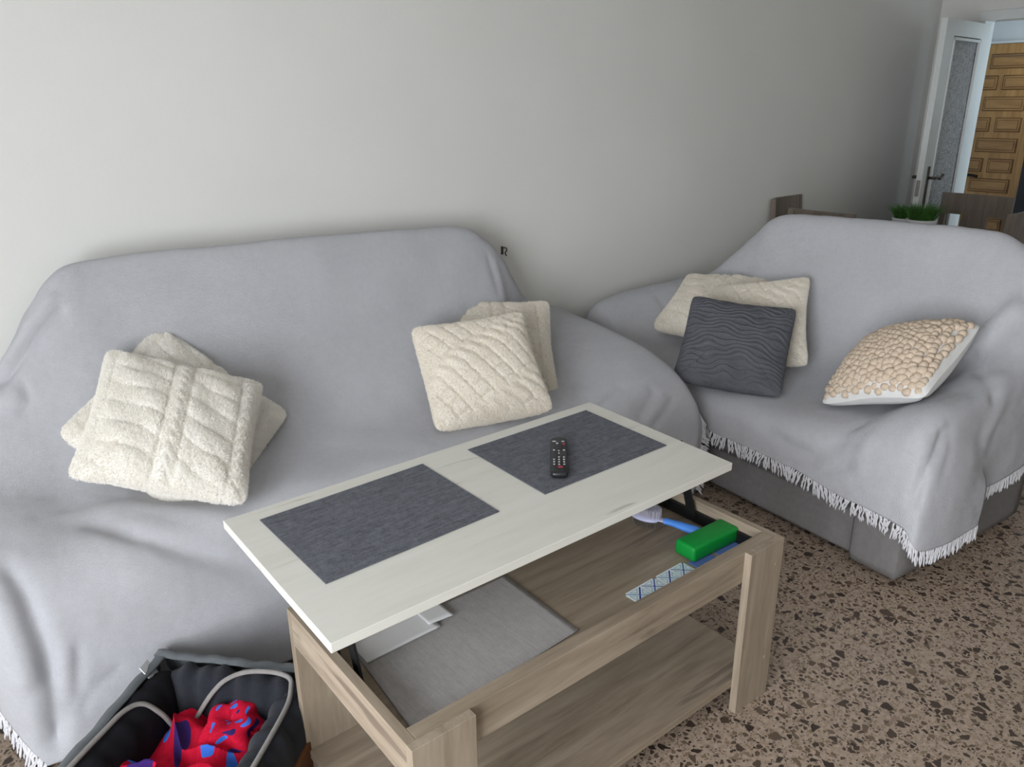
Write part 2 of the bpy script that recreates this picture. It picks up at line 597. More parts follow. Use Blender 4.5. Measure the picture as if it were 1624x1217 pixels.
# carved pine entrance door at the end of the hall
d2 = struct(bpy.data.objects.new('door_2', None))
C.objects.link(d2)
XW = 7.30
yR, yL = 2.52, 3.14
zr = lambda k: 1.943 - .1607 * k
boxo('door_slab', 'pine', d2, XW, XW + .04, yR, yL, 0.01, 1.995, .003)
fr = .43 / 95.0
y_field = 2.635
rows = []
for k in range(12):
    z1 = zr(k) - .022
    z0 = z1 - .112
    if k % 2 == 0:
        rows += [(y_field, y_field + 69 * fr, z0, z1), (y_field + 77 * fr, y_field + 95 * fr, z0, z1)]
    else:
        rows += [(y_field, y_field + 43 * fr, z0, z1), (y_field + 51 * fr, y_field + 95 * fr, z0, z1)]
for (a, b_, z0, z1) in rows:
    if z0 < .05:
        continue
    bm = bmesh.new()
    box(bm, XW - .006, XW + .002, a, b_, z0, z1, .004)
    p = finish('door_panel', bm, 'pine_dark', d2)
    i1 = min(.017, (b_ - a) * .25)
    bm = bmesh.new()
    box(bm, XW - .012, XW - .002, a + i1 * .45, b_ - i1 * .45, z0 + .007, z1 - .007, .004)
    finish('panel_moulding', bm, 'pine_panel', p)
    bm = bmesh.new()
    box(bm, XW - .0135, XW - .008, a + i1, b_ - i1, z0 + .018, z1 - .018, .002)
    finish('panel_groove', bm, 'pine_dark', p)
    i2 = i1 + .006
    bm = bmesh.new()
    box(bm, XW - .0155, XW - .010, a + i2, b_ - i2, z0 + .024, z1 - .024, .002)
    finish('panel_field', bm, 'pine_panel', p)
bm = bmesh.new()
tube(bm, [(XW - .002, 2.985, .975), (XW - .05, 2.985, .975)], .014, 10)
tube(bm, catmull([(XW - .05, 2.99, .975), (XW - .055, 2.93, .98), (XW - .05, 2.87, .972)], 5), .011, 10)
finish('handle_lever', bm, 'iron', d2, True)
bm = bmesh.new()
box(bm, XW - .02, XW + .05, yR - .045, yR - .004, 0, 2.03, .003)
box(bm, XW + .0, XW + .05, yR - .045, yL + .05, 1.997, 2.018, .003)
struct(finish('trim_2', bm, 'white_paint'))
tag(boxo('dark_doorway_block', 'dark_room', None, 7.0, 7.33, 1.55, 2.462, 0.0, 1.45, .006),
    'dark block standing for a dark doorway in the hall beside the pine door', 'doorway')  # solid block added in place of a doorway into a dark room

# ------------------------------------------------------------------ draped throws


def upsample(net, pu, pv):
    def up(A, per):
        n = len(A)
        out = [hermite(A[max(i - 1, 0)], A[i], A[i + 1], A[min(i + 2, n - 1)], k / per) for i in range(n - 1) for k in range(per)]
        out.append(A[-1])
        return np.array(out)

    def hermite(p0, p1, p2, p3, s):
        m1, m2 = .45 * (p2 - p0), .45 * (p3 - p1)
        s2, s3 = s * s, s ** 3
        return (2 * s3 - 3 * s2 + 1) * p1 + (s3 - 2 * s2 + s) * m1 + (-2 * s3 + 3 * s2) * p2 + (s3 - s2) * m2
    A = up(np.array(net, float), pu)
    return np.swapaxes(up(np.swapaxes(A, 0, 1), pv), 0, 1)


def poly_dist(P, pts):
    pts = np.array(pts, float)
    best = np.full(P.shape[:-1], 1e9)
    for a, b in zip(pts[:-1], pts[1:]):
        d = b - a
        s = np.clip(((P - a) @ d) / (d @ d), 0, 1)
        q = P - (a + s[..., None] * d)
        best = np.minimum(best, np.sqrt((q ** 2).sum(-1)))
    return best


def drape(name, net, pu, pv, folds, smooth_it, wrinkle, seed, parent):
    P = upsample(net, pu, pv)
    for _ in range(smooth_it):
        Q = P.copy()
        Q[1:-1, 1:-1] = .5 * P[1:-1, 1:-1] + .125 * (P[:-2, 1:-1] + P[2:, 1:-1] + P[1:-1, :-2] + P[1:-1, 2:])
        P = Q
    N = grid_normals(P)
    if (N[..., 2] - N[..., 1] * .5).mean() < 0:
        N = -N
    D = np.zeros(P.shape[:2])
    for pts, amp, w in folds:
        D += amp * np.exp(-(poly_dist(P, pts) / w) ** 2)
    flat = P.reshape(-1, 3)
    D += wrinkle * (vnoise(flat, 5.0, seed) + .5 * vnoise(flat, 12.0, seed + 3) + .24 * vnoise(flat, 30.0, seed + 5)).reshape(D.shape)
    P = P + N * D[..., None]
    me = grid_mesh(name, P)
    o = finish_me(name, me, 'cover', parent, True)
    md = o.modifiers.new('thickness', 'SOLIDIFY')
    md.thickness = .004
    md.offset = -1
    return o, P


def fringe(name, edge, inner, parent, step=.0075, length=.05, seed=1, grav=.6, out=(0, 0, 0)):
    """twisted thread tassels along a border; edge and inner are matching point rows"""
    rnd = random.Random(seed)
    seg = np.sqrt(((edge[1:] - edge[:-1]) ** 2).sum(1))
    acc = np.r_[0, np.cumsum(seg)]
    bm = bmesh.new()
    s = 0.0
    while s < acc[-1]:
        i = min(int(np.searchsorted(acc, s, 'right')) - 1, len(seg) - 1)
        f_ = (s - acc[i]) / max(seg[i], 1e-9)
        p = edge[i] * (1 - f_) + edge[i + 1] * f_
        q = inner[i] * (1 - f_) + inner[i + 1] * f_
        d = p - q
        d = d / (np.linalg.norm(d) + 1e-9) * (1 - grav) + np.array([0, 0, -1.0]) * grav + np.array(out)
        along = (edge[i + 1] - edge[i]) / max(seg[i], 1e-9)
        lean = math.sin(s * 31.0 + seed) * .22 + rnd.uniform(-.2, .2)
        for k in range(2):
            dd = d + along * (lean + rnd.uniform(-.12, .12)) + np.array([rnd.uniform(-.08, .08) for _ in range(3)])
            dd /= np.linalg.norm(dd)
            L = length * rnd.uniform(.8, 1.1)
            c_ = rnd.uniform(-.16, .16) * L
            o_ = along * rnd.uniform(-.003, .003)
            dn = np.array([0, 0, -.14 * L])
            pts = [p + o_ - dd * .004, p + o_ + dd * L * .3 + along * c_, p + o_ + dd * L * .62 - along * c_ * .4 + dn * .4, p + o_ + dd * L * .85 + along * c_ * .3 + dn * .8, p + o_ + dd * L + dn]
            tube(bm, pts, [.0030, .0030, .0027, .0030, .0012], 5)
        s += step * rnd.uniform(.75, 1.25)
    return finish(name, bm, 'fringe', parent, True)


# ---- long sofa against the back wall (almost wholly under its throw)
s1 = thing('sofa', 'long three-seat sofa against the back wall, hidden under its throw', 'sofa', (1.2, 2.35, 0))
O1 = Vector((-1.2, -2.35, 0))


def sb(name, m, par, o, x0, x1, y0, y1, z0, z1, r=.05, puff=.015):
    return soft_box(name, m, par, x0 + o.x, x1 + o.x, y0 + o.y, y1 + o.y, z0 + o.z, z1 + o.z, r, puff)


sb('base', 'sofa', s1, O1, .10, 2.14, 2.03, 2.70, .02, .38, .03, 0)
for a, b_ in ((.32, 1.16), (1.165, 2.0)):
    sb('seat_cushion', 'sofa', s1, O1, a, b_, 2.07, 2.46, .375, .485, .04, .01)
sb('backrest', 'sofa', s1, O1, .46, 1.80, 2.60, 2.71, .36, 1.02, .04, .0)
sb('arm', 'sofa', s1, O1, -.01, .16, 2.12, 2.70, .02, .49, .05, .0)
sb('arm', 'sofa', s1, O1, 2.17, 2.435, 1.93, 2.69, .02, .50, .05, .0)


def mainc(x, zt, seat=.51, dy=0.0, yf=1.985):
    return [(x, 2.745, zt - .25), (x, 2.695, zt - .02), (x, 2.61, zt), (x, 2.525, .83), (x, 2.41, seat + .085), (x, 2.25, seat + .025), (x, 2.075 + dy, seat),
            (x, 2.005 + dy, .43), (x, yf + dy, .30), (x, yf - .02 + dy, .16), (x, yf - .03 + dy, .03)]


net1 = [
    [(-.05, 2.745, .35), (-.06, 2.70, .35), (-.06, 2.6, .33), (-.06, 2.5, .30), (-.06, 2.4, .27), (-.055, 2.28, .24), (-.05, 2.18, .20), (-.04, 2.11, .16), (-.02, 2.06, .11), (.0, 2.02, .07), (.03, 1.985, .015)],
    [(-.04, 2.745, .50), (-.05, 2.70, .55), (-.05, 2.6, .53), (-.05, 2.5, .50), (-.05, 2.4, .48), (-.05, 2.28, .46), (-.045, 2.16, .42), (-.03, 2.08, .34), (-.01, 2.03, .25), (.03, 1.99, .15), (.07, 1.97, .02)],
    [(.0, 2.745, .60), (.02, 2.70, .68), (.02, 2.62, .67), (.01, 2.52, .63), (.0, 2.4, .60), (.0, 2.28, .562), (.0, 2.14, .525), (.01, 2.06, .46), (.03, 2.01, .33), (.07, 1.98, .17), (.12, 1.96, .02)],
    [(.10, 2.745, .70), (.14, 2.70, .82), (.15, 2.62, .84), (.13, 2.53, .70), (.11, 2.42, .61), (.10, 2.28, .575), (.10, 2.13, .535), (.11, 2.045, .47), (.12, 2.0, .33), (.15, 1.975, .17), (.18, 1.955, .02)],
    [(.22, 2.745, .85), (.25, 2.70, .98), (.26, 2.62, 1.01), (.25, 2.54, .80), (.24, 2.43, .61), (.23, 2.27, .55), (.23, 2.10, .525), (.23, 2.02, .45), (.24, 1.99, .32), (.25, 1.965, .17), (.26, 1.95, .02)],
    mainc(.37, 1.135, .53), mainc(.50, 1.155, .515), mainc(.9, 1.15), mainc(1.35, 1.14), mainc(1.7, 1.125), mainc(1.86, 1.105, .515),
    mainc(1.955, 1.05, .525),
    [(2.03, 2.745, .78), (2.045, 2.69, .94), (2.035, 2.61, .96), (2.01, 2.54, .76), (2.01, 2.43, .60), (2.03, 2.26, .555), (2.03, 2.06, .535), (2.03, 1.985, .44), (2.03, 1.96, .30), (2.03, 1.95, .16), (2.03, 1.94, .04)],
    [(2.13, 2.745, .66), (2.15, 2.70, .79), (2.14, 2.62, .79), (2.13, 2.54, .695), (2.12, 2.42, .63), (2.12, 2.26, .595), (2.12, 2.05, .56), (2.12, 1.955, .46), (2.12, 1.92, .31), (2.12, 1.91, .17), (2.12, 1.90, .05)],
    [(2.26, 2.745, .62), (2.27, 2.70, .73), (2.27, 2.61, .72), (2.26, 2.52, .682), (2.26, 2.40, .648), (2.26, 2.24, .625), (2.26, 2.02, .578), (2.26, 1.905, .47), (2.26, 1.875, .32), (2.26, 1.87, .17), (2.26, 1.865, .05)],
    [(2.39, 2.745, .60), (2.39, 2.69, .69), (2.40, 2.60, .68), (2.40, 2.50, .668), (2.40, 2.38, .652), (2.40, 2.22, .63), (2.40, 2.0, .572), (2.40, 1.87, .47), (2.40, 1.84, .33), (2.395, 1.835, .20), (2.39, 1.835, .06)],
    [(2.44, 2.745, .56), (2.445, 2.69, .655), (2.452, 2.60, .648), (2.455, 2.50, .635), (2.455, 2.38, .622), (2.455, 2.22, .598), (2.455, 2.01, .535), (2.45, 1.885, .43), (2.445, 1.855, .31), (2.435, 1.85, .20), (2.425, 1.85, .06)],
    [(2.45, 2.745, .44), (2.46, 2.69, .50), (2.468, 2.60, .50), (2.472, 2.50, .49), (2.472, 2.38, .48), (2.472, 2.22, .46), (2.474, 2.02, .44), (2.474, 1.895, .395), (2.470, 1.862, .30), (2.460, 1.857, .19), (2.45, 1.857, .06)],
]
FOLDS1 = [
    ([(0.266, 2.189, 0.563), (0.348, 2.08, 0.529), (0.442, 2.027, 0.472), (0.534, 2.001, 0.409), (0.637, 1.992, 0.342)], -0.02, 0.03),
    ([(0.209, 2.25, 0.578), (0.363, 2.224, 0.552), (0.5, 2.115, 0.526), (0.579, 2.047, 0.493)], 0.01, 0.035),
    ([(0.273, 2.032, 0.476), (0.423, 1.994, 0.373), (0.596, 1.98, 0.251)], 0.008, 0.05),
    ([(0.053, 2.124, 0.558), (0.073, 2.049, 0.469), (0.083, 2.003, 0.341), (0.082, 1.981, 0.219), (0.052, 1.98, 0.076)], -0.024, 0.026),
    ([(0.03, 2.055, 0.466), (0.037, 2.018, 0.374), (0.036, 1.998, 0.282)], 0.014, 0.03),
    ([(0.151, 1.993, 0.312), (0.128, 1.977, 0.197), (0.097, 1.974, 0.142), (0.054, 1.979, 0.092)], -0.008, 0.016),
    ([(0.124, 1.994, 0.306), (0.097, 1.98, 0.212)], 0.008, 0.02),
    ([(0.228, 1.974, 0.221), (0.154, 1.974, 0.184), (0.13, 1.972, 0.142)], -0.007, 0.014),
    ([(0.353, 2.584, 1.045), (0.305, 2.591, 1.004), (0.238, 2.599, 0.935), (0.176, 2.61, 0.864)], -0.02, 0.017),
    ([(0.339, 2.601, 1.078), (0.264, 2.61, 0.994), (0.19, 2.636, 0.903)], 0.012, 0.022),
    ([(0.219, 2.572, 0.847), (0.223, 2.553, 0.808), (0.201, 2.552, 0.786)], -0.014, 0.014),
    ([(0.164, 2.587, 0.817), (0.2, 2.568, 0.821)], 0.018, 0.03),
    ([(1.923, 2.58, 1.0), (1.937, 2.558, 0.928), (1.941, 2.544, 0.882)], -0.008, 0.02),
    ([(2.14, 2.014, 0.543), (2.025, 2.012, 0.488)], -0.01, 0.018),
    ([(2.251, 1.941, 0.516), (2.164, 1.93, 0.445)], -0.01, 0.016),
    ([(2.315, 1.899, 0.483), (2.213, 1.898, 0.394)], -0.01, 0.015),
    ([(2.214, 1.965, 0.529), (2.11, 1.965, 0.475)], 0.007, 0.014),
    ([(2.283, 1.915, 0.495), (2.199, 1.911, 0.429)], 0.007, 0.012),
]
FOLDS2 = [
    ([(2.52, 1.587, 0.404), (2.508, 1.481, 0.372), (2.501, 1.379, 0.371), (2.511, 1.3, 0.434), (2.585, 1.263, 0.505)], -0.011, 0.03),
    ([(2.502, 1.454, 0.304), (2.492, 1.324, 0.33), (2.486, 1.212, 0.4)], -0.008, 0.02),
    ([(2.509, 1.181, 0.496), (2.485, 1.199, 0.4)], 0.008, 0.03),
    ([(2.545, 0.967, 0.581), (2.481, 0.97, 0.475), (2.464, 0.981, 0.366)], -0.013, 0.022),
    ([(2.58, 0.968, 0.612), (2.574, 0.948, 0.532), (2.539, 0.941, 0.457)], -0.005, 0.016),
    ([(3.113, 1.129, 0.696), (2.988, 1.058, 0.673), (2.853, 0.946, 0.634)], -0.012, 0.02),
    ([(3.137, 1.136, 0.727), (3.154, 1.101, 0.789), (3.193, 1.048, 0.877)], 0.022, 0.035),
    ([(2.942, 2.598, 0.717), (2.923, 2.49, 0.647), (2.97, 2.443, 0.607)], -0.008, 0.012),
    ([(2.626, 2.593, 0.624), (2.615, 2.559, 0.586)], -0.008, 0.01),
    ([(2.967, 0.969, 0.68), (2.808, 0.933, 0.495)], 0.008, 0.03),
]
#FOLDS#
th1 = thing('sofa_throw', 'pale grey throw spread over the whole long sofa by the back wall', 'throw blanket', (1.2, 2.2, 0))
c1, P1 = drape('throw_cloth', net1, 12, 12, FOLDS1, 14, .006, 1.3, None)
c1.parent = th1
c1.location = (-1.2, -2.2, 0)
fr = fringe('fringe', P1[0, 60:], P1[2, 60:], th1, .009, .055, 3, .45, (-.15, -.1, 0))
fr.location = (-1.2, -2.2, 0)
fr = fringe('fringe', P1[-1, 78:], P1[-3, 78:], th1, .008, .055, 4, .45, (.25, -.25, 0))
fr.location = (-1.2, -2.2, 0)

# ---- two-seat sofa at the right, its own frame: s along the front (away from the camera), d into the seat
SO = np.array((2.485, 1.005, 0.0))
SA = np.array((0.07, 0.9975, 0.0))
SD = np.array((0.9945, -0.09, 0.0))


def sd(s, d, z):
    return tuple(SO + SA * s + SD * d + np.array((0, 0, z)))


s2 = thing('loveseat', 'taupe two-seat sofa on the right whose front base shows below the throw', 'sofa', tuple(SO))
s2.rotation_euler = (0, 0, math.atan2(SD[1], SD[0]))   # local x = depth, local y = along the front
OO = Vector((0, 0, 0))
sb('base', 'sofa', s2, OO, .040, .85, .20, 1.66, .02, .196, .012, 0)
sb('seat_cushion', 'sofa', s2, OO, .002, .60, .206, 1.66, .208, .44, .045, .015)
sb('arm', 'sofa', s2, OO, .0, .86, .0, .196, .02, .49, .02, .0)
sb('arm', 'sofa', s2, OO, .02, .84, 1.52, 1.68, .263, .60, .04, .0)
sb('backrest', 'sofa', s2, OO, .745, .87, .26, 1.30, .30, .98, .04, .0)
for x, y in ((.06, .06), (.80, .06), (.06, 1.58), (.80, 1.58)):
    boxo('foot', 'black_metal', s2, x - .02, x + .02, y - .02, y + .02, 0, .022, .002)


def col2(s, zt, seat, front_z=(.42, .36, .305), d6=.075):
    return [sd(s, .93, zt - .3), sd(s, .885, zt - .03), sd(s, .79, zt), sd(s, .70, .80), sd(s, .585, seat + .075), sd(s, .36, seat + .012), sd(s, d6, seat - .005),
            sd(s, .0, front_z[0]), sd(s, -.012, front_z[1]), sd(s, -.016, front_z[2])]


net2 = [
    [sd(1.72, .92, .45), sd(1.72, .86, .52), sd(1.725, .70, .53), sd(1.725, .5, .53), sd(1.725, .36, .53), sd(1.725, .2, .52), sd(1.725, .06, .50), sd(1.72, .0, .42), sd(1.72, -.01, .36), sd(1.72, -.012, .30)],
    [sd(1.70, .93, .58), sd(1.70, .88, .68), sd(1.705, .74, .70), sd(1.705, .52, .705), sd(1.705, .36, .70), sd(1.705, .2, .69), sd(1.705, .04, .65), sd(1.70, -.005, .53), sd(1.70, -.012, .40), sd(1.70, -.014, .30)],
    [sd(1.62, .93, .62), sd(1.62, .89, .73), sd(1.61, .76, .745), sd(1.60, .60, .73), sd(1.60, .42, .715), sd(1.60, .22, .70), sd(1.60, .05, .655), sd(1.60, .0, .53), sd(1.60, -.012, .40), sd(1.60, -.014, .30)],
    [sd(1.50, .93, .70), sd(1.50, .89, .84), sd(1.49, .78, .86), sd(1.49, .68, .72), sd(1.49, .52, .64), sd(1.49, .30, .61), sd(1.49, .06, .57), sd(1.49, .0, .47), sd(1.49, -.012, .36), sd(1.49, -.014, .29)],
    [sd(1.38, .93, .80), sd(1.37, .89, .97), sd(1.36, .79, .99), sd(1.37, .70, .75), sd(1.38, .58, .54), sd(1.38, .36, .50), sd(1.38, .07, .49), sd(1.38, .0, .43), sd(1.38, -.012, .35), sd(1.38, -.014, .29)],
    col2(1.25, 1.065, .475), col2(.95, 1.085, .47), col2(.62, 1.10, .47, (.42, .355, .30)), col2(.40, 1.105, .485, (.425, .35, .288)),
    [sd(.27, .93, .78), sd(.27, .885, 1.08), sd(.27, .79, 1.105), sd(.27, .70, .84), sd(.27, .59, .58), sd(.27, .36, .53), sd(.265, .08, .505), sd(.26, .005, .44), sd(.26, -.014, .34), sd(.26, -.018, .27)],
    [sd(.14, .93, .75), sd(.15, .885, 1.03), sd(.15, .79, 1.06), sd(.15, .70, .86), sd(.15, .58, .68), sd(.15, .36, .62), sd(.14, .09, .585), sd(.13, .0, .50), sd(.13, -.02, .37), sd(.13, -.022, .265)],
    [sd(.05, .93, .70), sd(.06, .885, .96), sd(.05, .79, .985), sd(.05, .70, .86), sd(.04, .58, .72), sd(.04, .36, .655), sd(.03, .10, .64), sd(.03, -.002, .57), sd(.03, -.022, .40), sd(.03, -.024, .255)],
    [sd(-.015, .93, .62), sd(-.01, .885, .85), sd(-.015, .79, .87), sd(-.02, .70, .78), sd(-.025, .58, .68), sd(-.025, .36, .635), sd(-.025, .10, .625), sd(-.02, .005, .55), sd(-.02, -.02, .39), sd(-.018, -.026, .245)],
    [sd(-.02, .93, .52), sd(-.02, .885, .70), sd(-.025, .79, .71), sd(-.03, .70, .64), sd(-.035, .58, .56), sd(-.035, .42, .52), sd(-.045, .16, .56), sd(-.055, .03, .47), sd(-.06, .0, .30), sd(-.06, -.01, .185)],
    [sd(-.02, .93, .40), sd(-.02, .885, .50), sd(-.025, .79, .50), sd(-.03, .70, .47), sd(-.035, .58, .44), sd(-.035, .44, .41), sd(-.06, .28, .46), sd(-.075, .17, .40), sd(-.08, .15, .28), sd(-.08, .14, .175)],
    [sd(-.02, .93, .27), sd(-.02, .885, .30), sd(-.025, .79, .295), sd(-.03, .70, .29), sd(-.035, .58, .285), sd(-.03, .43, .28), sd(-.045, .365, .36), sd(-.07, .35, .33), sd(-.075, .345, .25), sd(-.075, .34, .18)],
]
th2 = thing('loveseat_throw', 'pale grey fringed throw draped over the two-seat sofa on the right', 'throw blanket', tuple(SO))
c2, P2 = drape('throw_cloth', net2, 12, 12, FOLDS2, 10, .0052, 5.1, None)
c2.parent = th2
c2.location = tuple(-SO)
fr = fringe('fringe', P2[:, -1], P2[:, -3], th2, .0105, .052, 8, .5)
fr.location = tuple(-SO)
fr = fringe('fringe', P2[-1, 10:62], P2[-3, 10:62], th2, .0105, .050, 9, .6)
fr.location = tuple(-SO)

# ------------------------------------------------------------------ lift-top coffee table
BX, BY, BZ, BL, BD = 0.54, 0.988, 0.511, 1.166, 0.553      # body: left, front, top, length, depth
LX, LY, LZ, LL, LD = 0.463, 1.119, 0.706, 1.166, 0.546      # raised top
LEGW, LEGT = 0.145, 0.022
tb = thing('lift_top_coffee_table', 'oak coffee table with its cream top lifted open in front of the long sofa', 'coffee table', (BX + BL / 2, BY + BD / 2, 0))
OT = Vector((-(BX + BL / 2), -(BY + BD / 2), 0))


def tbox(name, m, x0, x1, y0, y1, z0, z1, bev=.0015, par=None):
    return boxo(name, m, par or tb, x0 + OT.x, x1 + OT.x, y0 + OT.y, y1 + OT.y, z0, z1, bev)


TILT = .019                                            # the raised top leans a touch up towards the sofa
top_o = boxo('tabletop', 'lid_oak', tb, 0, LL, 0, LD, -.022, 0, .0015)
top_o.location = (LX + OT.x, LY + OT.y, LZ)
top_o.rotation_euler = (TILT, 0, 0)
top_o['label'] = 'raised cream oak top'
for x0 in (BX, BX + BL - LEGW):
    lg = tbox('leg', 'oak_z', x0, x0 + LEGW, BY, BY + LEGT, 0, BZ)
    tbox('leg', 'oak_z', x0, x0 + LEGW, BY + BD - LEGT, BY + BD, 0, BZ)
    if x0 > BX:
        for zc in (.135, .44):
            bm = bmesh.new()
            tube(bm, [(x0 + .118 + OT.x, BY + OT.y + .002, zc), (x0 + .118 + OT.x, BY + OT.y - .0012, zc)], .0065, 14)
            finish('screw_cap', bm, 'oak_z', lg)
ax0, ax1, ay0, ay1, az = BX, BX + BL, BY + LEGT, BY + BD - LEGT, .418
tbox('front_rail', 'oak_x', ax0 + .022, ax1 - .022, ay0, ay0 + .034, az, BZ)
tbox('back_rail', 'oak_x', ax0 + .022, ax1 - .022, ay1 - .022, ay1, az, BZ)
tbox('side_rail', 'oak_y', ax0, ax0 + .022, ay0, ay1, az, BZ)
tbox('side_rail', 'oak_y', ax1 - .022, ax1, ay0, ay1, az, BZ)
tbox('compartment_floor', 'oak_x', ax0 + .022, ax1 - .022, ay0 + .034, ay1 - .022, az + .010, .445, 0)
tbox('lower_shelf', 'oak_x', ax0 + .004, ax1 - .004, ay0, ay1, .078, .1)
for xs, sg in ((ax0 + .023, 1), (ax1 - .023, -1)):           # black lift hardware, one pair per end
    x0, x1 = sorted((xs, xs + sg * .010))
    rl_ = tbox('lift_rail', 'black_metal', x0, x1, ay0 + .05, ay1 - .04, .447, .482, .001)
    tilt_x = (LX - BX)
    for (ya, za, yb, zb) in ((1.265, .465, 1.335, LZ - .020), (1.37, .465, 1.44, LZ - .020)):
        bm = bmesh.new()
        xa = xs + sg * .014 + OT.x
        xb = xa + (tilt_x if sg > 0 else tilt_x) * 0.0
        pa, pb = Vector((xa, ya + OT.y, za)), Vector((xb, yb + OT.y, zb))
        d = (pb - pa).normalized()
        side = Vector((0, d.z, -d.y)) * .014
        xv = Vector((sg * .006, 0, 0))
        q = [bm.verts.new(p + s_ * side + t_ * xv) for p in (pa, pb) for s_ in (-1, 1) for t_ in (0, 1)]
        for f_ in ((0, 1, 3, 2), (4, 6, 7, 5), (0, 4, 5, 1), (2, 3, 7, 6), (0, 2, 6, 4), (1, 5, 7, 3)):
            bm.faces.new([q[i] for i in f_])
        finish('lift_arm', bm, 'black_metal', tb)
    bx0, bx1 = sorted((xs + sg * .012, xs + sg * .03))
    tbox('top_bracket', 'black_metal', bx0, bx1, LY + .09, LY + .42, LZ - .0345, LZ - .0225, .001)


def at(o, x, y, z, rz=0):
    o.location = (x, y, z)
    o.rotation_euler = (0, 0, rz)
    return o


# placemats on the raised top (size from the photo: 45 x 32 cm)
for nm, lab, x, y, rz in (('placemat', 'slate grey woven placemat on the left half of the raised tabletop', LX + .074, LY + .170, .024),
                          ('placemat', 'slate grey woven placemat with the remote control lying on it', LX + .660, LY + .177, .005)):
    bm = bmesh.new()
    box(bm, 0, .449, 0, .323, 0, .0022, .0008, 1)
    o = tag(finish(nm, bm, 'placemat'), lab, 'placemat', 'placemats on the tabletop')
    at(o, x, y, LZ + .0004 + (y - LY) * TILT, rz)
    o.rotation_euler = (TILT, 0, rz)

# remote control
rem = thing('remote_control', 'black remote control lying on the slate placemat', 'remote control', (1.275, 1.415, LZ + .0031 + .296 * TILT), math.atan2(.17, .148) - math.pi / 2)
bm = bmesh.new()
RW, RL, RH = .023, .112, .016
outl = []
for k in range(40):
    a = 2 * math.pi * k / 40
    ca, sa = math.cos(a), math.sin(a)
    outl.append((RW * math.copysign(abs(ca) ** .28, ca), RL * math.copysign(abs(sa) ** .16, sa)))
lv = []
for zz, sc in ((0, .86), (.003, .97), (.008, 1.0), (.0135, .97), (RH, .87)):
    lv.append([bm.verts.new((px * sc, py * (1 - (1 - sc) * .22), zz)) for px, py in outl])
for i in range(4):
    for k in range(40):
        bm.faces.new((lv[i][k], lv[i][(k + 1) % 40], lv[i + 1][(k + 1) % 40], lv[i + 1][k]))
bm.faces.new(lv[0][::-1])
bm.faces.new(lv[-1])
finish('remote_body', bm, 'remote', rem, True)


def key(x, y, w, h, m):
    bm = bmesh.new()
    box(bm, x - w, x + w, y - h, y + h, RH - .0015, RH + .0016, .0008)
    return finish('button', bm, m, rem)


for x, y, w, h, m in ((-.012, .083, .005, .002, 'key_white'), (.012, .083, .004, .002, 'key_white'), (-.013, .069, .0035, .003, 'key_dark'), (-.004, .070, .003, .0028, 'key_white'),
                      (.005, .069, .003, .0025, 'key_dark'), (.014, .066, .0032, .0035, 'key_red'), (-.013, .026, .003, .002, 'key_white'), (.014, .026, .003, .002, 'key_white'),
                      (0, .022, .002, .002, 'key_white'), (0, .006, .002, .002, 'key_white'), (.003, -.076, .006, .004, 'key_red')):
    key(x, y, w, h, m)
for r_ in range(4):
    for x in (-.013, 0, .013):
        if not (r_ == 0 and x < 0):
            key(x, -.018 - .0145 * r_, .0024, .0024, 'key_white')
bm = bmesh.new()
lathe(bm, [(.0105, RH - .001), (.0105, RH + .001), (.009, RH + .0016), (.005, RH + .0012)], 20, 0, .047)
finish('direction_pad', bm, 'key_dark', rem, True)
bm = bmesh.new()
box(bm, -.008, .008, -.0985, -.0965, RH - .002, RH + .0002, 0)
finish('maker_mark', bm, 'key_dark', rem)

# ---- things inside the compartment
ZC = .4455


def sheet(name, m, corners, thick, n=24, wob=.0, label='', cat='', group=None, z=ZC):
    """thin cloth or paper lying on the compartment floor, from its four corners"""
    c = [Vector((a, b, 0)) for a, b in corners]
    P = np.zeros((n, n, 3))
    for i in range(n):
        for j in range(n):
            u, v_ = i / (n - 1), j / (n - 1)
            p = c[0] * (1 - u) * (1 - v_) + c[1] * u * (1 - v_) + c[2] * u * v_ + c[3] * (1 - u) * v_
            e = noise.noise(Vector((p.x * 9, p.y * 9, 3))) * .5 + .5
            P[i, j] = (p.x, p.y, z + thick + wob * e)
    cx, cy = P[..., 0].mean(), P[..., 1].mean()
    P[..., 0] -= cx
    P[..., 1] -= cy
    P[..., 2] -= z
    me = grid_mesh(name, P)
    o = finish_me(name, me, m, None, True)
    md = o.modifiers.new('thickness', 'SOLIDIFY')
    md.thickness = thick
    md.offset = -1 if P[..., 2].size and me.polygons[0].normal.z > 0 else 1
    o.location = (cx, cy, z)
    return tag(o, label, cat, group)


sheet('linen_placemat', 'linen', [(.60, 1.085), (1.068, 1.110), (1.074, 1.400), (.625, 1.395)], .0025, 30, .002, 'pale grey linen placemat lying flat inside the open table', 'placemat')
sheet('paper_folder', 'paper', [(.625, 1.318), (.822, 1.322), (.822, 1.475), (.625, 1.475)], .004, 16, .002, 'white folded paper on the linen mat under the raised top', 'paper', None, ZC + .005)
sheet('paper_leaf', 'paper', [(.80, 1.338), (.866, 1.332), (.862, 1.470), (.80, 1.475)], .002, 10, .001, 'narrow white paper sheet tucked beside the folded paper', 'paper', None, ZC + .0125)


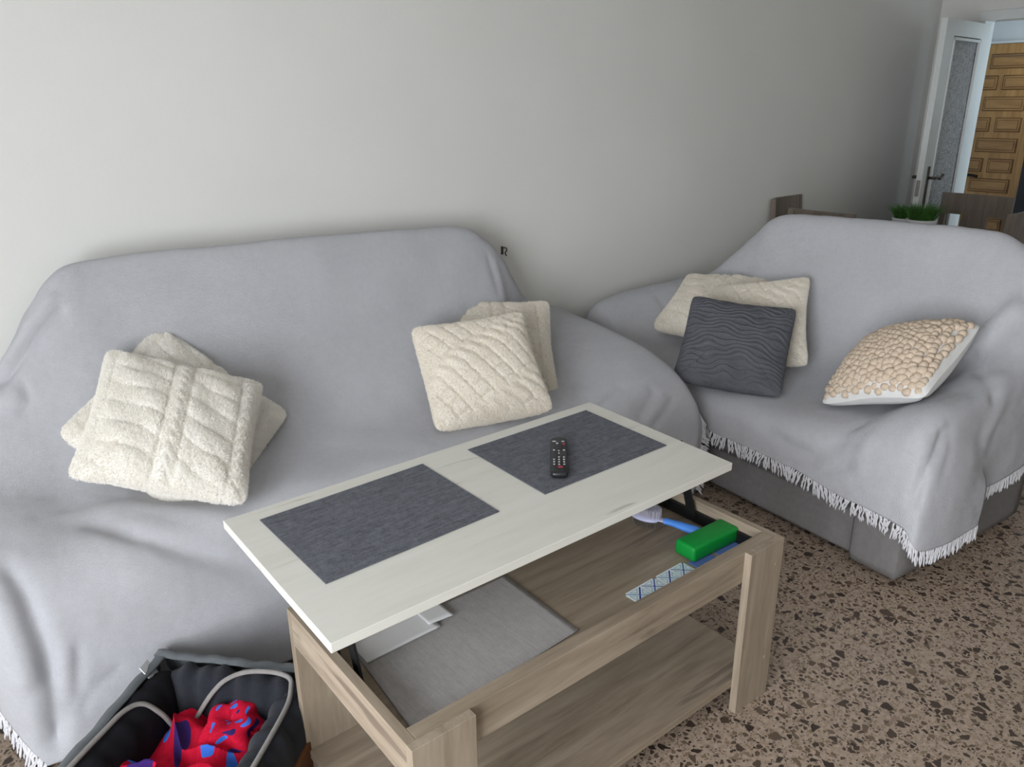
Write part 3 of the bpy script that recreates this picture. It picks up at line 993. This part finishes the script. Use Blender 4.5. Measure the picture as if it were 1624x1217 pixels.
def pattern_card(label, x, y, w, d, rz, group):
    r = thing('pattern_card', label, 'coaster', (x, y, ZC), rz, group)
    bm = bmesh.new()
    box(bm, 0, w, 0, d, 0, .002, 0)
    es = [e for e in bm.edges if abs(e.verts[0].co.z - e.verts[1].co.z) > .001]
    bmesh.ops.bevel(bm, geom=es, offset=.006, segments=4, affect='EDGES')
    finish('card', bm, 'card_white', r)

    def strip(bm, a, b, hw, z=.0021):
        a, b = Vector((*a, z)), Vector((*b, z))
        t_ = (b - a).normalized()
        nrm = Vector((-t_.y, t_.x, 0)) * hw
        bm.faces.new([bm.verts.new(p) for p in (a - nrm, b - nrm, b + nrm, a + nrm)])
    half = w / 2
    for q, (m1, m2) in enumerate((('card_navy', 'card_blue'), ('card_mid', 'card_navy'))):
        x0 = q * half + .004
        x1 = (q + 1) * half - .003
        y0, y1 = .005, d - .005
        bm = bmesh.new()
        strip(bm, (x0, y0), (x1, y1), .0022)
        finish('diagonal_line', bm, m1, r)
        bm = bmesh.new()
        strip(bm, (x0, y1), (x1, y0), .0016, .0023)
        finish('diagonal_line', bm, m2, r)
        xm, ym = (x0 + x1) / 2, (y0 + y1) / 2
        bm = bmesh.new()
        g = .008
        for tri in (((x0 + g, y0), (x1 - g, y0), (xm, ym - g)), ((x0 + g, y1), (x1 - g, y1), (xm, ym + g)), ((x0, y0 + g), (x0, y1 - g), (xm - g, ym)), ((x1, y0 + g), (x1, y1 - g), (xm + g, ym))):
            c = Vector((sum(p[0] for p in tri) / 3, sum(p[1] for p in tri) / 3, .00215))
            vo_ = [Vector((*p, .00215)) for p in tri]
            vi_ = [v_ * .62 + c * .38 for v_ in vo_]
            a_ = [bm.verts.new(v_) for v_ in vo_]
            b_ = [bm.verts.new(v_) for v_ in vi_]
            for i in range(3):
                bm.faces.new((a_[i], a_[(i + 1) % 3], b_[(i + 1) % 3], b_[i]))
        finish('triangle_outline', bm, 'card_teal', r)
    return r


pattern_card('blue and white patterned card farther from the green box, of two in the table', 1.256, 1.086, .112, .056, .03, 'patterned cards in the table')
pattern_card('blue and white patterned card touching the green box in the table', 1.371, 1.089, .110, .056, .01, 'patterned cards in the table')
bm = bmesh.new()
box(bm, 0, .080, 0, .05, 0, .002, .0006, 1)
o = tag(finish('blue_card', bm, 'card_mid'), 'plain blue card beneath the near end of the green box', 'coaster', 'blue cards in the table')
at(o, 1.492, 1.084, ZC, .02)
bm = bmesh.new()
box(bm, 0, .088, 0, .05, 0, .002, .0006, 1)
o = tag(finish('blue_card', bm, 'card_mid'), 'plain blue card beneath the far end of the green box by the side rail', 'coaster', 'blue cards in the table')
at(o, 1.586, 1.082, ZC, .0)

# green box
gb = thing('green_case', 'bright green rubber case lying in the open table', 'case', (1.5925, 1.152, ZC + .0025), -.03)
bm = bmesh.new()
box(bm, -.094, .094, -.036, .036, 0, .044, .009, 4)
for q in bm.verts:
    q.co.y *= 1 - .06 * (q.co.z / .044)
finish('case_body', bm, 'green', gb, True)

# two-sided pet brush
br = thing('pet_brush', 'blue-handled grooming brush with white bristles and steel pins', 'brush', (1.558, 1.330, ZC + .0245), math.atan2(-.175, .060))
bm = bmesh.new()
pts = catmull([(.045, 0, .006), (.07, 0, .006), (.11, 0, .004), (.15, 0, .001), (.172, 0, -.003)], 6)
rs = [float(np.interp(p.x, [.045, .07, .10, .14, .165, .172], [.011, .0105, .013, .0155, .011, .004])) for p in pts]
tube(bm, pts, rs, 14, True, .8)
finish('handle', bm, 'blue_plastic', br, True)
bm = bmesh.new()
pts = [(x, 0, .006) for x in np.linspace(-.062, .052, 22)]
rs = [.030 * max(.12, math.sqrt(max(0, 1 - ((x + .012) / .052) ** 2))) if x < .03 else .011 + .0 * x for x, _, _ in pts]
rs = [max(a, .011 if pts[i][0] > .0 else .004) for i, a in enumerate(rs)]
tube(bm, pts, rs, 20, True, .34)
finish('brush_head', bm, 'lilac_plastic', br, True)
rr_ = random.Random(4)
bm = bmesh.new()
for i in range(26):
    for j in range(11):
        x, y = -.055 + i * .0034, -.022 + j * .0044
        if ((x + .012) / .047) ** 2 + (y / .025) ** 2 < 1:
            tube(bm, [(x, y, .012), (x + rr_.uniform(-.001, .001), y * 1.05 + rr_.uniform(-.001, .001), .034)], [.0012, .0007], 4)
finish('bristle_pad', bm, 'bristle', br)
bm = bmesh.new()
for i in range(18):
    for j in range(8):
        x, y = -.052 + i * .0048, -.02 + j * .0057
        if ((x + .012) / .046) ** 2 + (y / .024) ** 2 < 1:
            tube(bm, [(x, y, .0), (x + rr_.uniform(-.001, .001), y, -.0205)], [.0006, .0005], 4)
finish('pin_pad', bm, 'steel', br)

br.scale = (.97, 1.08, 1.08)

# ------------------------------------------------------------------ pillows


def sm(x, w):
    return np.exp(-(x / w) ** 2)


def pat_cable(u, v_):
    """cable knit plush: plaited bands and slanting ropes between them"""
    h = np.zeros_like(u)
    cs = (-.02, .84, -.98)
    for c in cs:
        band = sm(u - c, .06)
        h += band * (.006 + .003 * np.sin(v_ * 40 + 60 * np.abs(u - c)))
        h -= .005 * (sm(u - c - .12, .025) + sm(u - c + .12, .025))
    inside = 1 - np.clip(sum(sm(u - c, .13) for c in cs), 0, 1)
    w = (v_ + .52 * u + .05 * np.sin(u * 6)) / .30
    g = np.abs(np.mod(w, 1) - .5) * 2          # 0 on the crest, 1 in the groove
    dash = .5 + .5 * np.sin(u * 8.5 + np.floor(w) * 1.9)
    h += inside * .0125 * (.35 + .65 * dash) * np.sqrt(np.clip(1 - g ** 2.2, 0, 1)) - inside * .004
    return h


def pat_lattice(u, v_):
    """diamond lattice of raised ropes crossed by slanting rows of small cables"""
    a, b = u * .86 + v_ * .5, -u * .45 + v_ * .9
    h = -.0065 * sm(np.mod(a * 4.2 + .5, 1) - .5, .11)
    h -= .0065 * sm(np.mod(b * 4.0 + .5, 1) - .5, .10) * np.clip(.5 + 1.2 * np.sin(a * 13.2), 0, 1)
    t_ = np.mod(b * .95 + .22, 1) - .5
    k = sm(t_, .13)
    return h * (1 - k) + k * (.001 + .005 * np.sin(a * 28 + 14 * t_))


def pat_rib(u, v_):
    w = v_ * 30 + 1.5 * np.sin(u * 3.2 + v_ * 4) + 1.2 * np.sin(u * 7 - v_ * 6 + 1) + .8 * np.sin(u * 13 + v_ * 9)
    return .0032 * np.sin(w * 1.9) + .0015 * np.sin(w * 4.2 + u * 5)


def plush(o, count, length, seed):
    """short soft pile grown over a plush cover"""
    md = o.modifiers.new('plush_pile', 'PARTICLE_SYSTEM')
    ps = md.particle_system
    ps.seed = seed
    st = ps.settings
    st.type = 'HAIR'
    st.count = count
    st.hair_step = 3
    st.hair_length = length
    st.child_type = 'INTERPOLATED'
    st.rendered_child_count = 9
    st.child_percent = 2
    st.child_length = 1.0
    st.roughness_2 = .0025
    st.roughness_endpoint = .001
    st.clump_factor = .1
    st.root_radius = .75
    st.tip_radius = .15
    st.radius_scale = .0009
    st.material = 1
    st.use_advanced_hair = True
    st.normal_factor = length / 4
    st.factor_random = length * .11
    st.brownian_factor = length * .08
    st.effector_weights.gravity = 0
    st.render_step = 3
    st.display_step = 2


def pillow(name, label, centre, ax, up, size, thick, m, pat, seed, group, pinch=.05, back_m=None, n=150, fuzz=.0007, strands=13000, slump=.0, tall=1.0):
    X = Vector(ax).normalized()
    Z = (Vector(up) - X * Vector(up).dot(X)).normalized()
    Y = X.cross(Z) * -1          # front faces away from Y
    F = X.cross(Z)               # front normal
    root = thing(name, label, 'pillow', tuple(centre), 0, group)
    s = np.linspace(-1, 1, n)
    s = np.sign(s) * np.abs(s) ** .92
    u, v_ = np.meshgrid(s, s, indexing='ij')
    a = size / 2
    rnd = random.Random(seed)
    kk = 15.0 if fuzz else 8.0
    rr = (np.abs(u) ** kk + np.abs(v_) ** kk) ** (1 / kk) / np.maximum(np.maximum(np.abs(u), np.abs(v_)), 1e-6)
    px = a * u / rr * (1 - pinch * (1 - v_ ** 2) * np.abs(u) ** 1.5)
    pz = a * tall * v_ / rr * (1 - pinch * (1 - u ** 2) * np.abs(v_) ** 1.5)
    prof = (np.clip((1 - np.abs(u) ** 2.1), 0, 1) * np.clip((1 - np.abs(v_) ** 2.1), 0, 1)) ** .5
    belly = 1 + slump * (-v_) * .5
    ph = [rnd.uniform(0, 6) for _ in range(4)]
    dent = .10 * np.sin(u * 2.6 + ph[0]) * np.sin(v_ * 2.2 + ph[1]) + .05 * np.sin(u * 5 + ph[2]) * np.cos(v_ * 4 + ph[3])
    wav = .012 * np.sin(u * 2.2 + ph[1]) * np.abs(v_) ** 3 + .012 * np.sin(v_ * 2.4 + ph[2]) * np.abs(u) ** 3

    def side(sg, mm, nm, pattern):
        y = thick / 2 * prof * (1 + dent * sg) * belly
        if pattern is not None:
            ed = np.clip(prof * 2.2, 0, 1)
            y = y + pattern(u, v_) * ed
        base = np.stack([px, sg * y + wav, pz], -1)
        if fuzz and pattern is not None:
            fl = base.reshape(-1, 3)
            f1 = vnoise(fl, 150, seed).reshape(u.shape)
            f2 = vnoise(fl, 60, seed + 2).reshape(u.shape)
            base[..., 1] += sg * fuzz * (f1 + f2)
            base[..., 0] += fuzz * 1.5 * f2 * np.abs(u) ** 4
            base[..., 2] += fuzz * 1.5 * f1 * np.abs(v_) ** 4
        w_ = base[..., 0:1] * np.array(X) + base[..., 1:2] * np.array(F) + base[..., 2:3] * np.array(Z)
        me = grid_mesh(nm, w_)
        vn = np.empty(len(me.vertices) * 3, np.float32)
        me.vertices.foreach_get('normal', vn)
        if (vn.reshape(-1, 3) @ np.array(F)).mean() * sg < 0:
            me.flip_normals()
        ob = finish_me(nm, me, mm, root, True)
        if pattern is not None and strands:
            plush(ob, strands if sg > 0 else strands // 3, .0046 if m != 'grey_plush' else .0018, seed * 7 + int(sg) + 1)
        return ob
    side(1, m, 'front_cover', pat)
    side(-1, back_m or m, 'back_cover', pat if back_m is None else None)
    return root, X, F, Z


G1 = 'cream plush pillows on the long sofa'
G2 = 'pillows on the two-seat sofa'
pillow('throw_pillow', 'ivory cable-knit plush pillow in front, at the left end of the long sofa', (.535, 2.262, .735), (.883, -.346, -.317), (.464, .746, .477), .462, .19, 'ivory_fur', pat_cable, 11, G1, .055)
pillow('throw_pillow', 'ivory plush pillow standing on its corner behind the cable-knit one at the left', (.587, 2.363, .697), (.647, -.404, -.647), (.737, .55, .394), .51, .16, 'ivory_fur', pat_cable, 12, G1, .055)
pillow('throw_pillow', 'cream lattice-knit plush pillow in front at the right of the long sofa', (1.597, 2.205, .688), (.919, -.385, .086), (.228, .697, .679), .435, .19, 'cream_fur', pat_lattice, 13, G1, .045)
pillow('throw_pillow', 'cream plush pillow half hidden behind the lattice-knit pillow', (1.835, 2.40, .672), (.86, -.50, -.05), (.30, .60, .74), .45, .15, 'cream_fur', pat_cable, 14, G1, .06)
pillow('throw_pillow', 'cream plush pillow leaning in the far arm corner of the two-seat sofa', (3.05, 2.29, .67), (.258, -.966, -.003), (.85, .25, .45), .45, .16, 'cream_fur', pat_cable, 15, G2, .06)
pillow('throw_pillow', 'cream plush pillow against the backrest directly behind the slate one', (2.985, 1.985, .655), (.353, -.902, .247), (.5, .45, .75), .44, .15, 'cream_fur', pat_lattice, 16, G2, .07)
pillow('throw_pillow', 'slate grey ribbed plush pillow on the two-seat sofa', (2.712, 1.908, .630), (.50, -.86, -.06), (.77, .21, .61), .445, .18, 'grey_plush', pat_rib, 17, G2, .03)

# bobble pillow propped on one corner against the near arm
d1v = Vector((.32, -.37, .33)).normalized()
nv = Vector((-.42, .36, .80))
nv = (nv - d1v * nv.dot(d1v)).normalized()
d2v = nv.cross(d1v)
X8 = (d1v + d2v).normalized()
Z8 = nv.cross(X8)
C8 = Vector((2.845, 1.28, .675))
r8, X8, F8, Z8 = pillow('bobble_pillow', 'beige pillow covered in chunky wool bobbles at the near end of the two-seat sofa', C8, X8, Z8, .44, .19, 'pillow_back', None, 18, G2, .05, 'pillow_back', 60)
bm = bmesh.new()
rb = random.Random(21)
NB = 17
for i in range(NB):
    for j in range(NB):
        u = -1 + 2 * (i + .5 + (.5 if j % 2 else 0) * .8) / (NB + .4) + rb.uniform(-.02, .02)
        v_ = -1 + 2 * (j + .5) / NB + rb.uniform(-.03, .03)
        if abs(u) > 1.02:
            continue
        pr = (max(0, 1 - abs(u) ** 2.1) * max(0, 1 - abs(v_) ** 2.1)) ** .5
        q8 = (abs(u) ** 8 + abs(v_) ** 8) ** .125 / max(abs(u), abs(v_), 1e-6)
        x = .215 * u / q8 * (1 - .05 * (1 - v_ ** 2) * abs(u) ** 1.5)
        z = .215 * v_ / q8 * (1 - .05 * (1 - u ** 2) * abs(v_) ** 1.5)
        y = .095 * pr + .004
        c = X8 * x + F8 * y + Z8 * z
        r_ = bmesh.ops.create_icosphere(bm, subdivisions=2, radius=1.0)
        ra = rb.uniform(.0155, .0200)
        e1 = rb.uniform(.85, 1.2)
        so = rb.uniform(0, 50)
        for q in r_['verts']:
            p = q.co.copy()
            k = 1 + .16 * noise.noise(p * 1.6 + Vector((so, so, 0)))
            q.co = c + (X8 * p.x * e1 + F8 * p.y * .85 + Z8 * p.z / e1) * ra * k
finish('bobble_cover', bm, 'wool', r8, True)

# ------------------------------------------------------------------ pet bed with a fleece
TH = math.radians(42)
E1 = Vector((math.cos(TH), math.sin(TH), 0))          # along the long sides, towards the sofa
E2 = Vector((math.sin(TH), -math.cos(TH), 0))         # along the head end, towards the table
PB = Vector((.332, 1.955, 0))                         # corner nearest the sofa
BW, BLN = .462, .70
bed = thing('pet_bed', 'charcoal bolster pet bed on the floor between the long sofa and the table', 'pet bed', tuple(PB), TH)
# local frame of the bed: x = E1, y = -E2 (so the bed reaches to x = -BLN, y = -BW)


def bolster(name, m, x0, y0, x1, y1, h, r, parent, seed, ruff=.006, sag=.0):
    """stuffed side wall: a swept, gathered sausage standing on the floor"""
    n, k = 60, 28
    P = np.zeros((n, k + 1, 3))
    a, b = Vector((x0, y0, 0)), Vector((x1, y1, 0))
    d = (b - a).normalized()
    nrm = Vector((-d.y, d.x, 0))
    rd = random.Random(seed)
    ph = [rd.uniform(0, 6) for _ in range(4)]
    for i in range(n):
        s = i / (n - 1)
        L = (b - a).length
        endf = min(1, (min(s, 1 - s) * L / .07)) ** .5 if 0 < s < 1 else .12
        endf = max(endf, .12)
        hh = h * (1 - .16 * (1 - endf)) - sag * (1 - endf)
        for j in range(k + 1):
            t_ = 2 * math.pi * j / k
            g = ruff * (math.sin(s * L * 120 + ph[0] + math.sin(t_ * 2)) * .6 + math.sin(s * L * 63 + ph[1]) * .7) * max(0, math.sin(t_)) ** .5 if math.sin(t_) > 0 else 0
            rx = (r + g) * (.55 + .45 * endf)
            rz = hh / 2
            ct, st = math.cos(t_), math.sin(t_)
            ct = math.copysign(abs(ct) ** .75, ct)
            st = math.copysign(abs(st) ** .75, st)
            p = a + (b - a) * s + nrm * rx * ct
            P[i, j] = (p.x, p.y, rz + rz * st + (g if st > 0 else 0))
    me = grid_mesh(name, P)
    return finish_me(name, me, m, parent, True)


wr = .048
bolster('bolster', 'velvet_dark', -.05, -wr, -.05, -BW + wr - .0, .24, wr, bed, 1, .007)
bolster('bolster', 'black_cloth', -BLN, -wr, -.035, -wr, .24, wr, bed, 2, .003)
bolster('bolster', 'velvet_dark', -BLN, -BW + wr, -.035, -BW + wr, .235, wr, bed, 3, .005)
bolster('bolster', 'velvet_dark', -BLN + .05, -BW + wr, -BLN + .05, -wr, .12, wr, bed, 4, .005)
# grey outer skin rising to the piping
bm = bmesh.new()
for (x0, y0, x1, y1, h) in ((-BLN - .005, .006, .0, .006, .238), (.008, .0, .008, -BW, .238)):
    n = 26
    ra, rb_ = [], []
    d = Vector((x1 - x0, y1 - y0, 0)).normalized()
    for i in range(n):
        s = i / (n - 1)
        p = Vector((x0 + (x1 - x0) * s, y0 + (y1 - y0) * s, 0))
        w_ = .006 * math.sin(s * 40) + .004 * math.sin(s * 17 + 1)
        nnn = (Vector((0, -1, 0)) if abs(d.x) > .5 else Vector((-1, 0, 0)))
        ra.append([bm.verts.new(p + Vector((0, 0, .005)) - nnn * (w_ * .3)), bm.verts.new(p + Vector((0, 0, h * .55)) - nnn * (.012 + w_)),
                   bm.verts.new(p + Vector((0, 0, h * .92)) - nnn * (.006 + w_ * .6)), bm.verts.new(p + nnn * .012 + Vector((0, 0, h + .008 + w_ * .5))), bm.verts.new(p + nnn * .036 + Vector((0, 0, h + .008 + w_ * .2)))])
    for i in range(n - 1):
        for j in range(4):
            bm.faces.new((ra[i][j], ra[i + 1][j], ra[i + 1][j + 1], ra[i][j + 1]))
o = finish('outer_skin', bm, 'velvet_grey', bed, True)
o['label'] = 'grey velvet outer skin'
md = o.modifiers.new('thickness', 'SOLIDIFY')
md.thickness = .006
boxo('side_panel', 'brown_panel', bed, -BLN, -.02, -BW - .008, -BW + .004, .004, .125, .003)
boxo('bed_base', 'black_cloth', bed, -BLN, -.01, -BW + .01, -.01, .004, .05, .012, 3, True)
# piping
bm = bmesh.new()
pts = [(-BLN, -.034, .252), (-.45, -.040, .254), (-.30, -.046, .252), (-.225, -.052, .249), (-.185, -.070, .235), (-.165, -.100, .190), (-.150, -.114, .140), (-.136, -.130, .116), (-.122, -.150, .128),
       (-.114, -.175, .170), (-.103, -.205, .215), (-.082, -.235, .243), (-.060, -.28, .254), (-.052, -.345, .256), (-.06, -.395, .252), (-.09, -.414, .246), (-.15, -.429, .244), (-.28, -.433, .242), (-.45, -.433, .24), (-BLN, -.433, .235)]
tube(bm, catmull(pts, 6), .0062, 8)
finish('piping_cord', bm, 'cord', bed, True)
bm = bmesh.new()
box(bm, -.028, .028, -.0012, .0012, -.03, .03, .0005, 1, Matrix.Translation((-.075, -.020, .232)) @ Matrix.Rotation(.5, 4, 'Z') @ Matrix.Rotation(-.6, 4, 'X') @ Matrix.Rotation(.35, 4, 'Y'))
finish('care_label', bm, 'tag_white', bed)

# crumpled red fleece lying in the bed
n = 190
u, v_ = np.meshgrid(np.linspace(-1, 1, n), np.linspace(-1, 1, n), indexing='ij')
rad = np.sqrt(u ** 2 + v_ ** 2)
ang = np.arctan2(v_, u)
hgt = np.clip(1 - np.abs(u) ** 2.4, 0, 1) ** .6 * np.clip(1 - np.abs(v_) ** 2.4, 0, 1) ** .6
X = .27 * u * (1 + .12 * np.sin(3 * ang + .5) + .06 * np.sin(7 * ang))
Y = .205 * v_ * (1 + .14 * np.sin(3 * ang + 2.0) + .06 * np.sin(5 * ang + 1))
base = np.stack([X, Y, 0 * X], -1)
q = base.reshape(-1, 3)
n1, n2, n3, n4 = vnoise(q, 7, 2.2), vnoise(q, 14, 8.1), vnoise(q, 27, 4.4), vnoise(q + np.stack([vnoise(q, 9, 1.0), vnoise(q, 9, 6.0), 0 * q[:, 0]], -1) * .05, 11, 9.7)
rid = (1 - np.abs(n4) * 2.2)
Zz = .125 * hgt * (1 + .5 * n1.reshape(n, n)) + hgt ** .5 * (.048 * np.clip(rid, -.2, 1) ** 2 + .030 * n2 + .008 * n3).reshape(n, n)
FP = np.stack([X + .02 * n2.reshape(n, n), Y + .02 * n1.reshape(n, n), np.maximum(Zz, .002)], -1)
me = grid_mesh('fleece_blanket', FP)
fl = tag(finish_me('fleece_blanket', me, 'red_fleece', None, True), 'crumpled red fleece with blue spots heaped in the pet bed', 'blanket')
flc = PB + E1 * (-.345) + E2 * .222
fl.location = (flc.x, flc.y, .052)
fl.rotation_euler = (0, 0, TH + .15)
# its bunched-up end near the head of the bed
n = 110
u, v_ = np.meshgrid(np.linspace(0, 2 * math.pi, n), np.linspace(.02, math.pi * .62, n), indexing='ij')
sx = np.sin(v_) * np.cos(u)
sy = np.sin(v_) * np.sin(u)
sz = np.cos(v_)
pl = 1 + .13 * np.sin(u * 7 + 2 * np.sin(v_ * 3)) * np.sin(v_) + .10 * np.sin(u * 4 + 1 + v_ * 3)
bunch = np.stack([.085 * sx * pl, .070 * sy * pl, .095 * sz + .05 * np.sin(v_ * 1.3)], -1)
me = grid_mesh('bunched_end', bunch)
b2 = finish_me('bunched_end', me, 'red_fleece', fl, True)
lc = Matrix.Rotation(-(TH + .15), 4, 'Z') @ (PB + E1 * (-.15) + E2 * .275 - flc)
b2.location = (lc.x, lc.y, .03)

# ------------------------------------------------------------------ dining set behind the two-seat sofa
dt = thing('dining_table', 'dining table behind the two-seat sofa carrying the two potted grasses', 'dining table', (4.75, 2.13, 0))
boxo('tabletop', 'chair_wood', dt, -.20, .46, -.36, .34, .745, .78, .004)
boxo('pedestal', 'chair_wood', dt, .09, .17, -.04, .04, .03, .746, .006)
boxo('foot_plate', 'chair_wood', dt, .03, .23, -.09, .11, 0, .032, .006)


def chair(label, x, y, rz, group, w=.40, H=1.03, rake=.055, dep=.43):
    """local +y is where the sitter faces; the backrest stands at y = 0"""
    r = thing('dining_chair', label, 'chair', (x, y, 0), rz, group)
    boxo('seat', 'chair_wood', r, -w / 2 + .012, w / 2 - .012, .02, dep, .445, .475, .008)
    for sx in (-1, 1):
        bm = bmesh.new()
        box(bm, sx * (w / 2 - .02) - .018, sx * (w / 2 - .02) + .018, -.016, .016, 0, H, .004)
        for q in bm.verts:
            q.co.y -= max(0, q.co.z - .45) / (H - .45) * rake
        finish('rear_leg', bm, 'chair_wood', r)
        boxo('front_leg', 'chair_wood', r, sx * (w / 2 - .035) - .018, sx * (w / 2 - .035) + .018, dep - .045, dep - .009, 0, .446, .004)
    for nm, x0, x1, z0, z1 in (('top_rail', -w / 2, w / 2, H - .125, H + .004), ('splat', -.078, .078, .50, H - .122), ('back_rail', -w / 2 + .02, w / 2 - .02, .50, .56)):
        bm = bmesh.new()
        n = 8
        for i in range(n):
            box(bm, x0 + (x1 - x0) * i / n, x0 + (x1 - x0) * (i + 1) / n, -.011, .011, z0, z1, 0)
        bmesh.ops.remove_doubles(bm, verts=bm.verts[:], dist=.0003)
        for q in bm.verts:
            q.co.y -= max(0, q.co.z - .45) / (H - .45) * rake + .02 * (1 - (q.co.x / (w / 2)) ** 2) - .008
        finish(nm, bm, 'chair_wood', r)
    return r


GC = 'dining chairs behind the two-seat sofa'
chair('smoked oak dining chair standing against the back wall', 4.33, 2.715, math.pi + .10, GC, .33, 1.045)
chair('smoked oak dining chair whose top rail shows just above the two-seat sofa back', 3.79, 2.19, -math.pi / 2 + .02, GC, .36, 1.066, .05, .36)
chair('smoked oak dining chair with an open back in front of the pine door', 5.38, 2.125, math.pi / 2 - .05, GC, .43, 1.02)
chair('smoked oak dining chair cut off by the right edge of the photo', 4.76, 1.672, 0.06, GC, .40, 1.03, .055, .36)


def pot(label, x, y, s, seed):
    r = thing('potted_grass', label, 'plant', (x, y, .7802), 0, 'potted grasses on the dining table')
    bm = bmesh.new()
    lathe(bm, [(.045 * s, 0), (.052 * s, .004), (.066 * s, .13 * s), (.068 * s, .142 * s), (.062 * s, .142 * s), (.060 * s, .12 * s)], 28)
    finish('pot', bm, 'pot', r, True)
    bm = bmesh.new()
    lathe(bm, [(.060 * s, .121 * s), (.0598 * s, .128 * s), (.03 * s, .132 * s)], 20)
    finish('soil', bm, 'soil', r, True)
    rd = random.Random(seed)
    bm = bmesh.new()
    for i in range(420):
        a = rd.uniform(0, 2 * math.pi)
        rr = .052 * s * math.sqrt(rd.random())
        L = rd.uniform(.05, .095) * s
        out = rd.uniform(.15, .85) * (rr / (.052 * s) + .25)
        p = Vector((rr * math.cos(a), rr * math.sin(a), .130 * s))
        dv = Vector((math.cos(a + rd.uniform(-.5, .5)), math.sin(a + rd.uniform(-.5, .5)), 0)) * out
        tube(bm, [p, p + (dv * .35 + Vector((0, 0, .55))) * L, p + (dv * .9 + Vector((0, 0, .92))) * L], [.0017, .0016, .0003], 3)
    finish('grass_blades', bm, 'grass', r)
    return r


pot('small green grass in a white pot, the left of two behind the sofa back', 4.80, 2.262, 1.05, 3)
pot('small green grass in a white pot, the right of two behind the sofa back', 4.66, 2.100, 1.2, 5)

# small hook on the back wall, half hidden by the throw
bm = bmesh.new()
box(bm, -.004, .004, -.008, 0, -.018, .018, .001)
tube(bm, catmull([(0, -.006, .010), (.008, -.018, .013), (.014, -.020, .002), (.006, -.018, -.010), (.014, -.016, -.024)], 4), .0028, 8)
o = tag(finish('wall_hook', bm, 'grey_iron', None, True), 'small dark hook on the wall beside the long sofa back', 'hook')
o.location = (2.146, WY, .984)
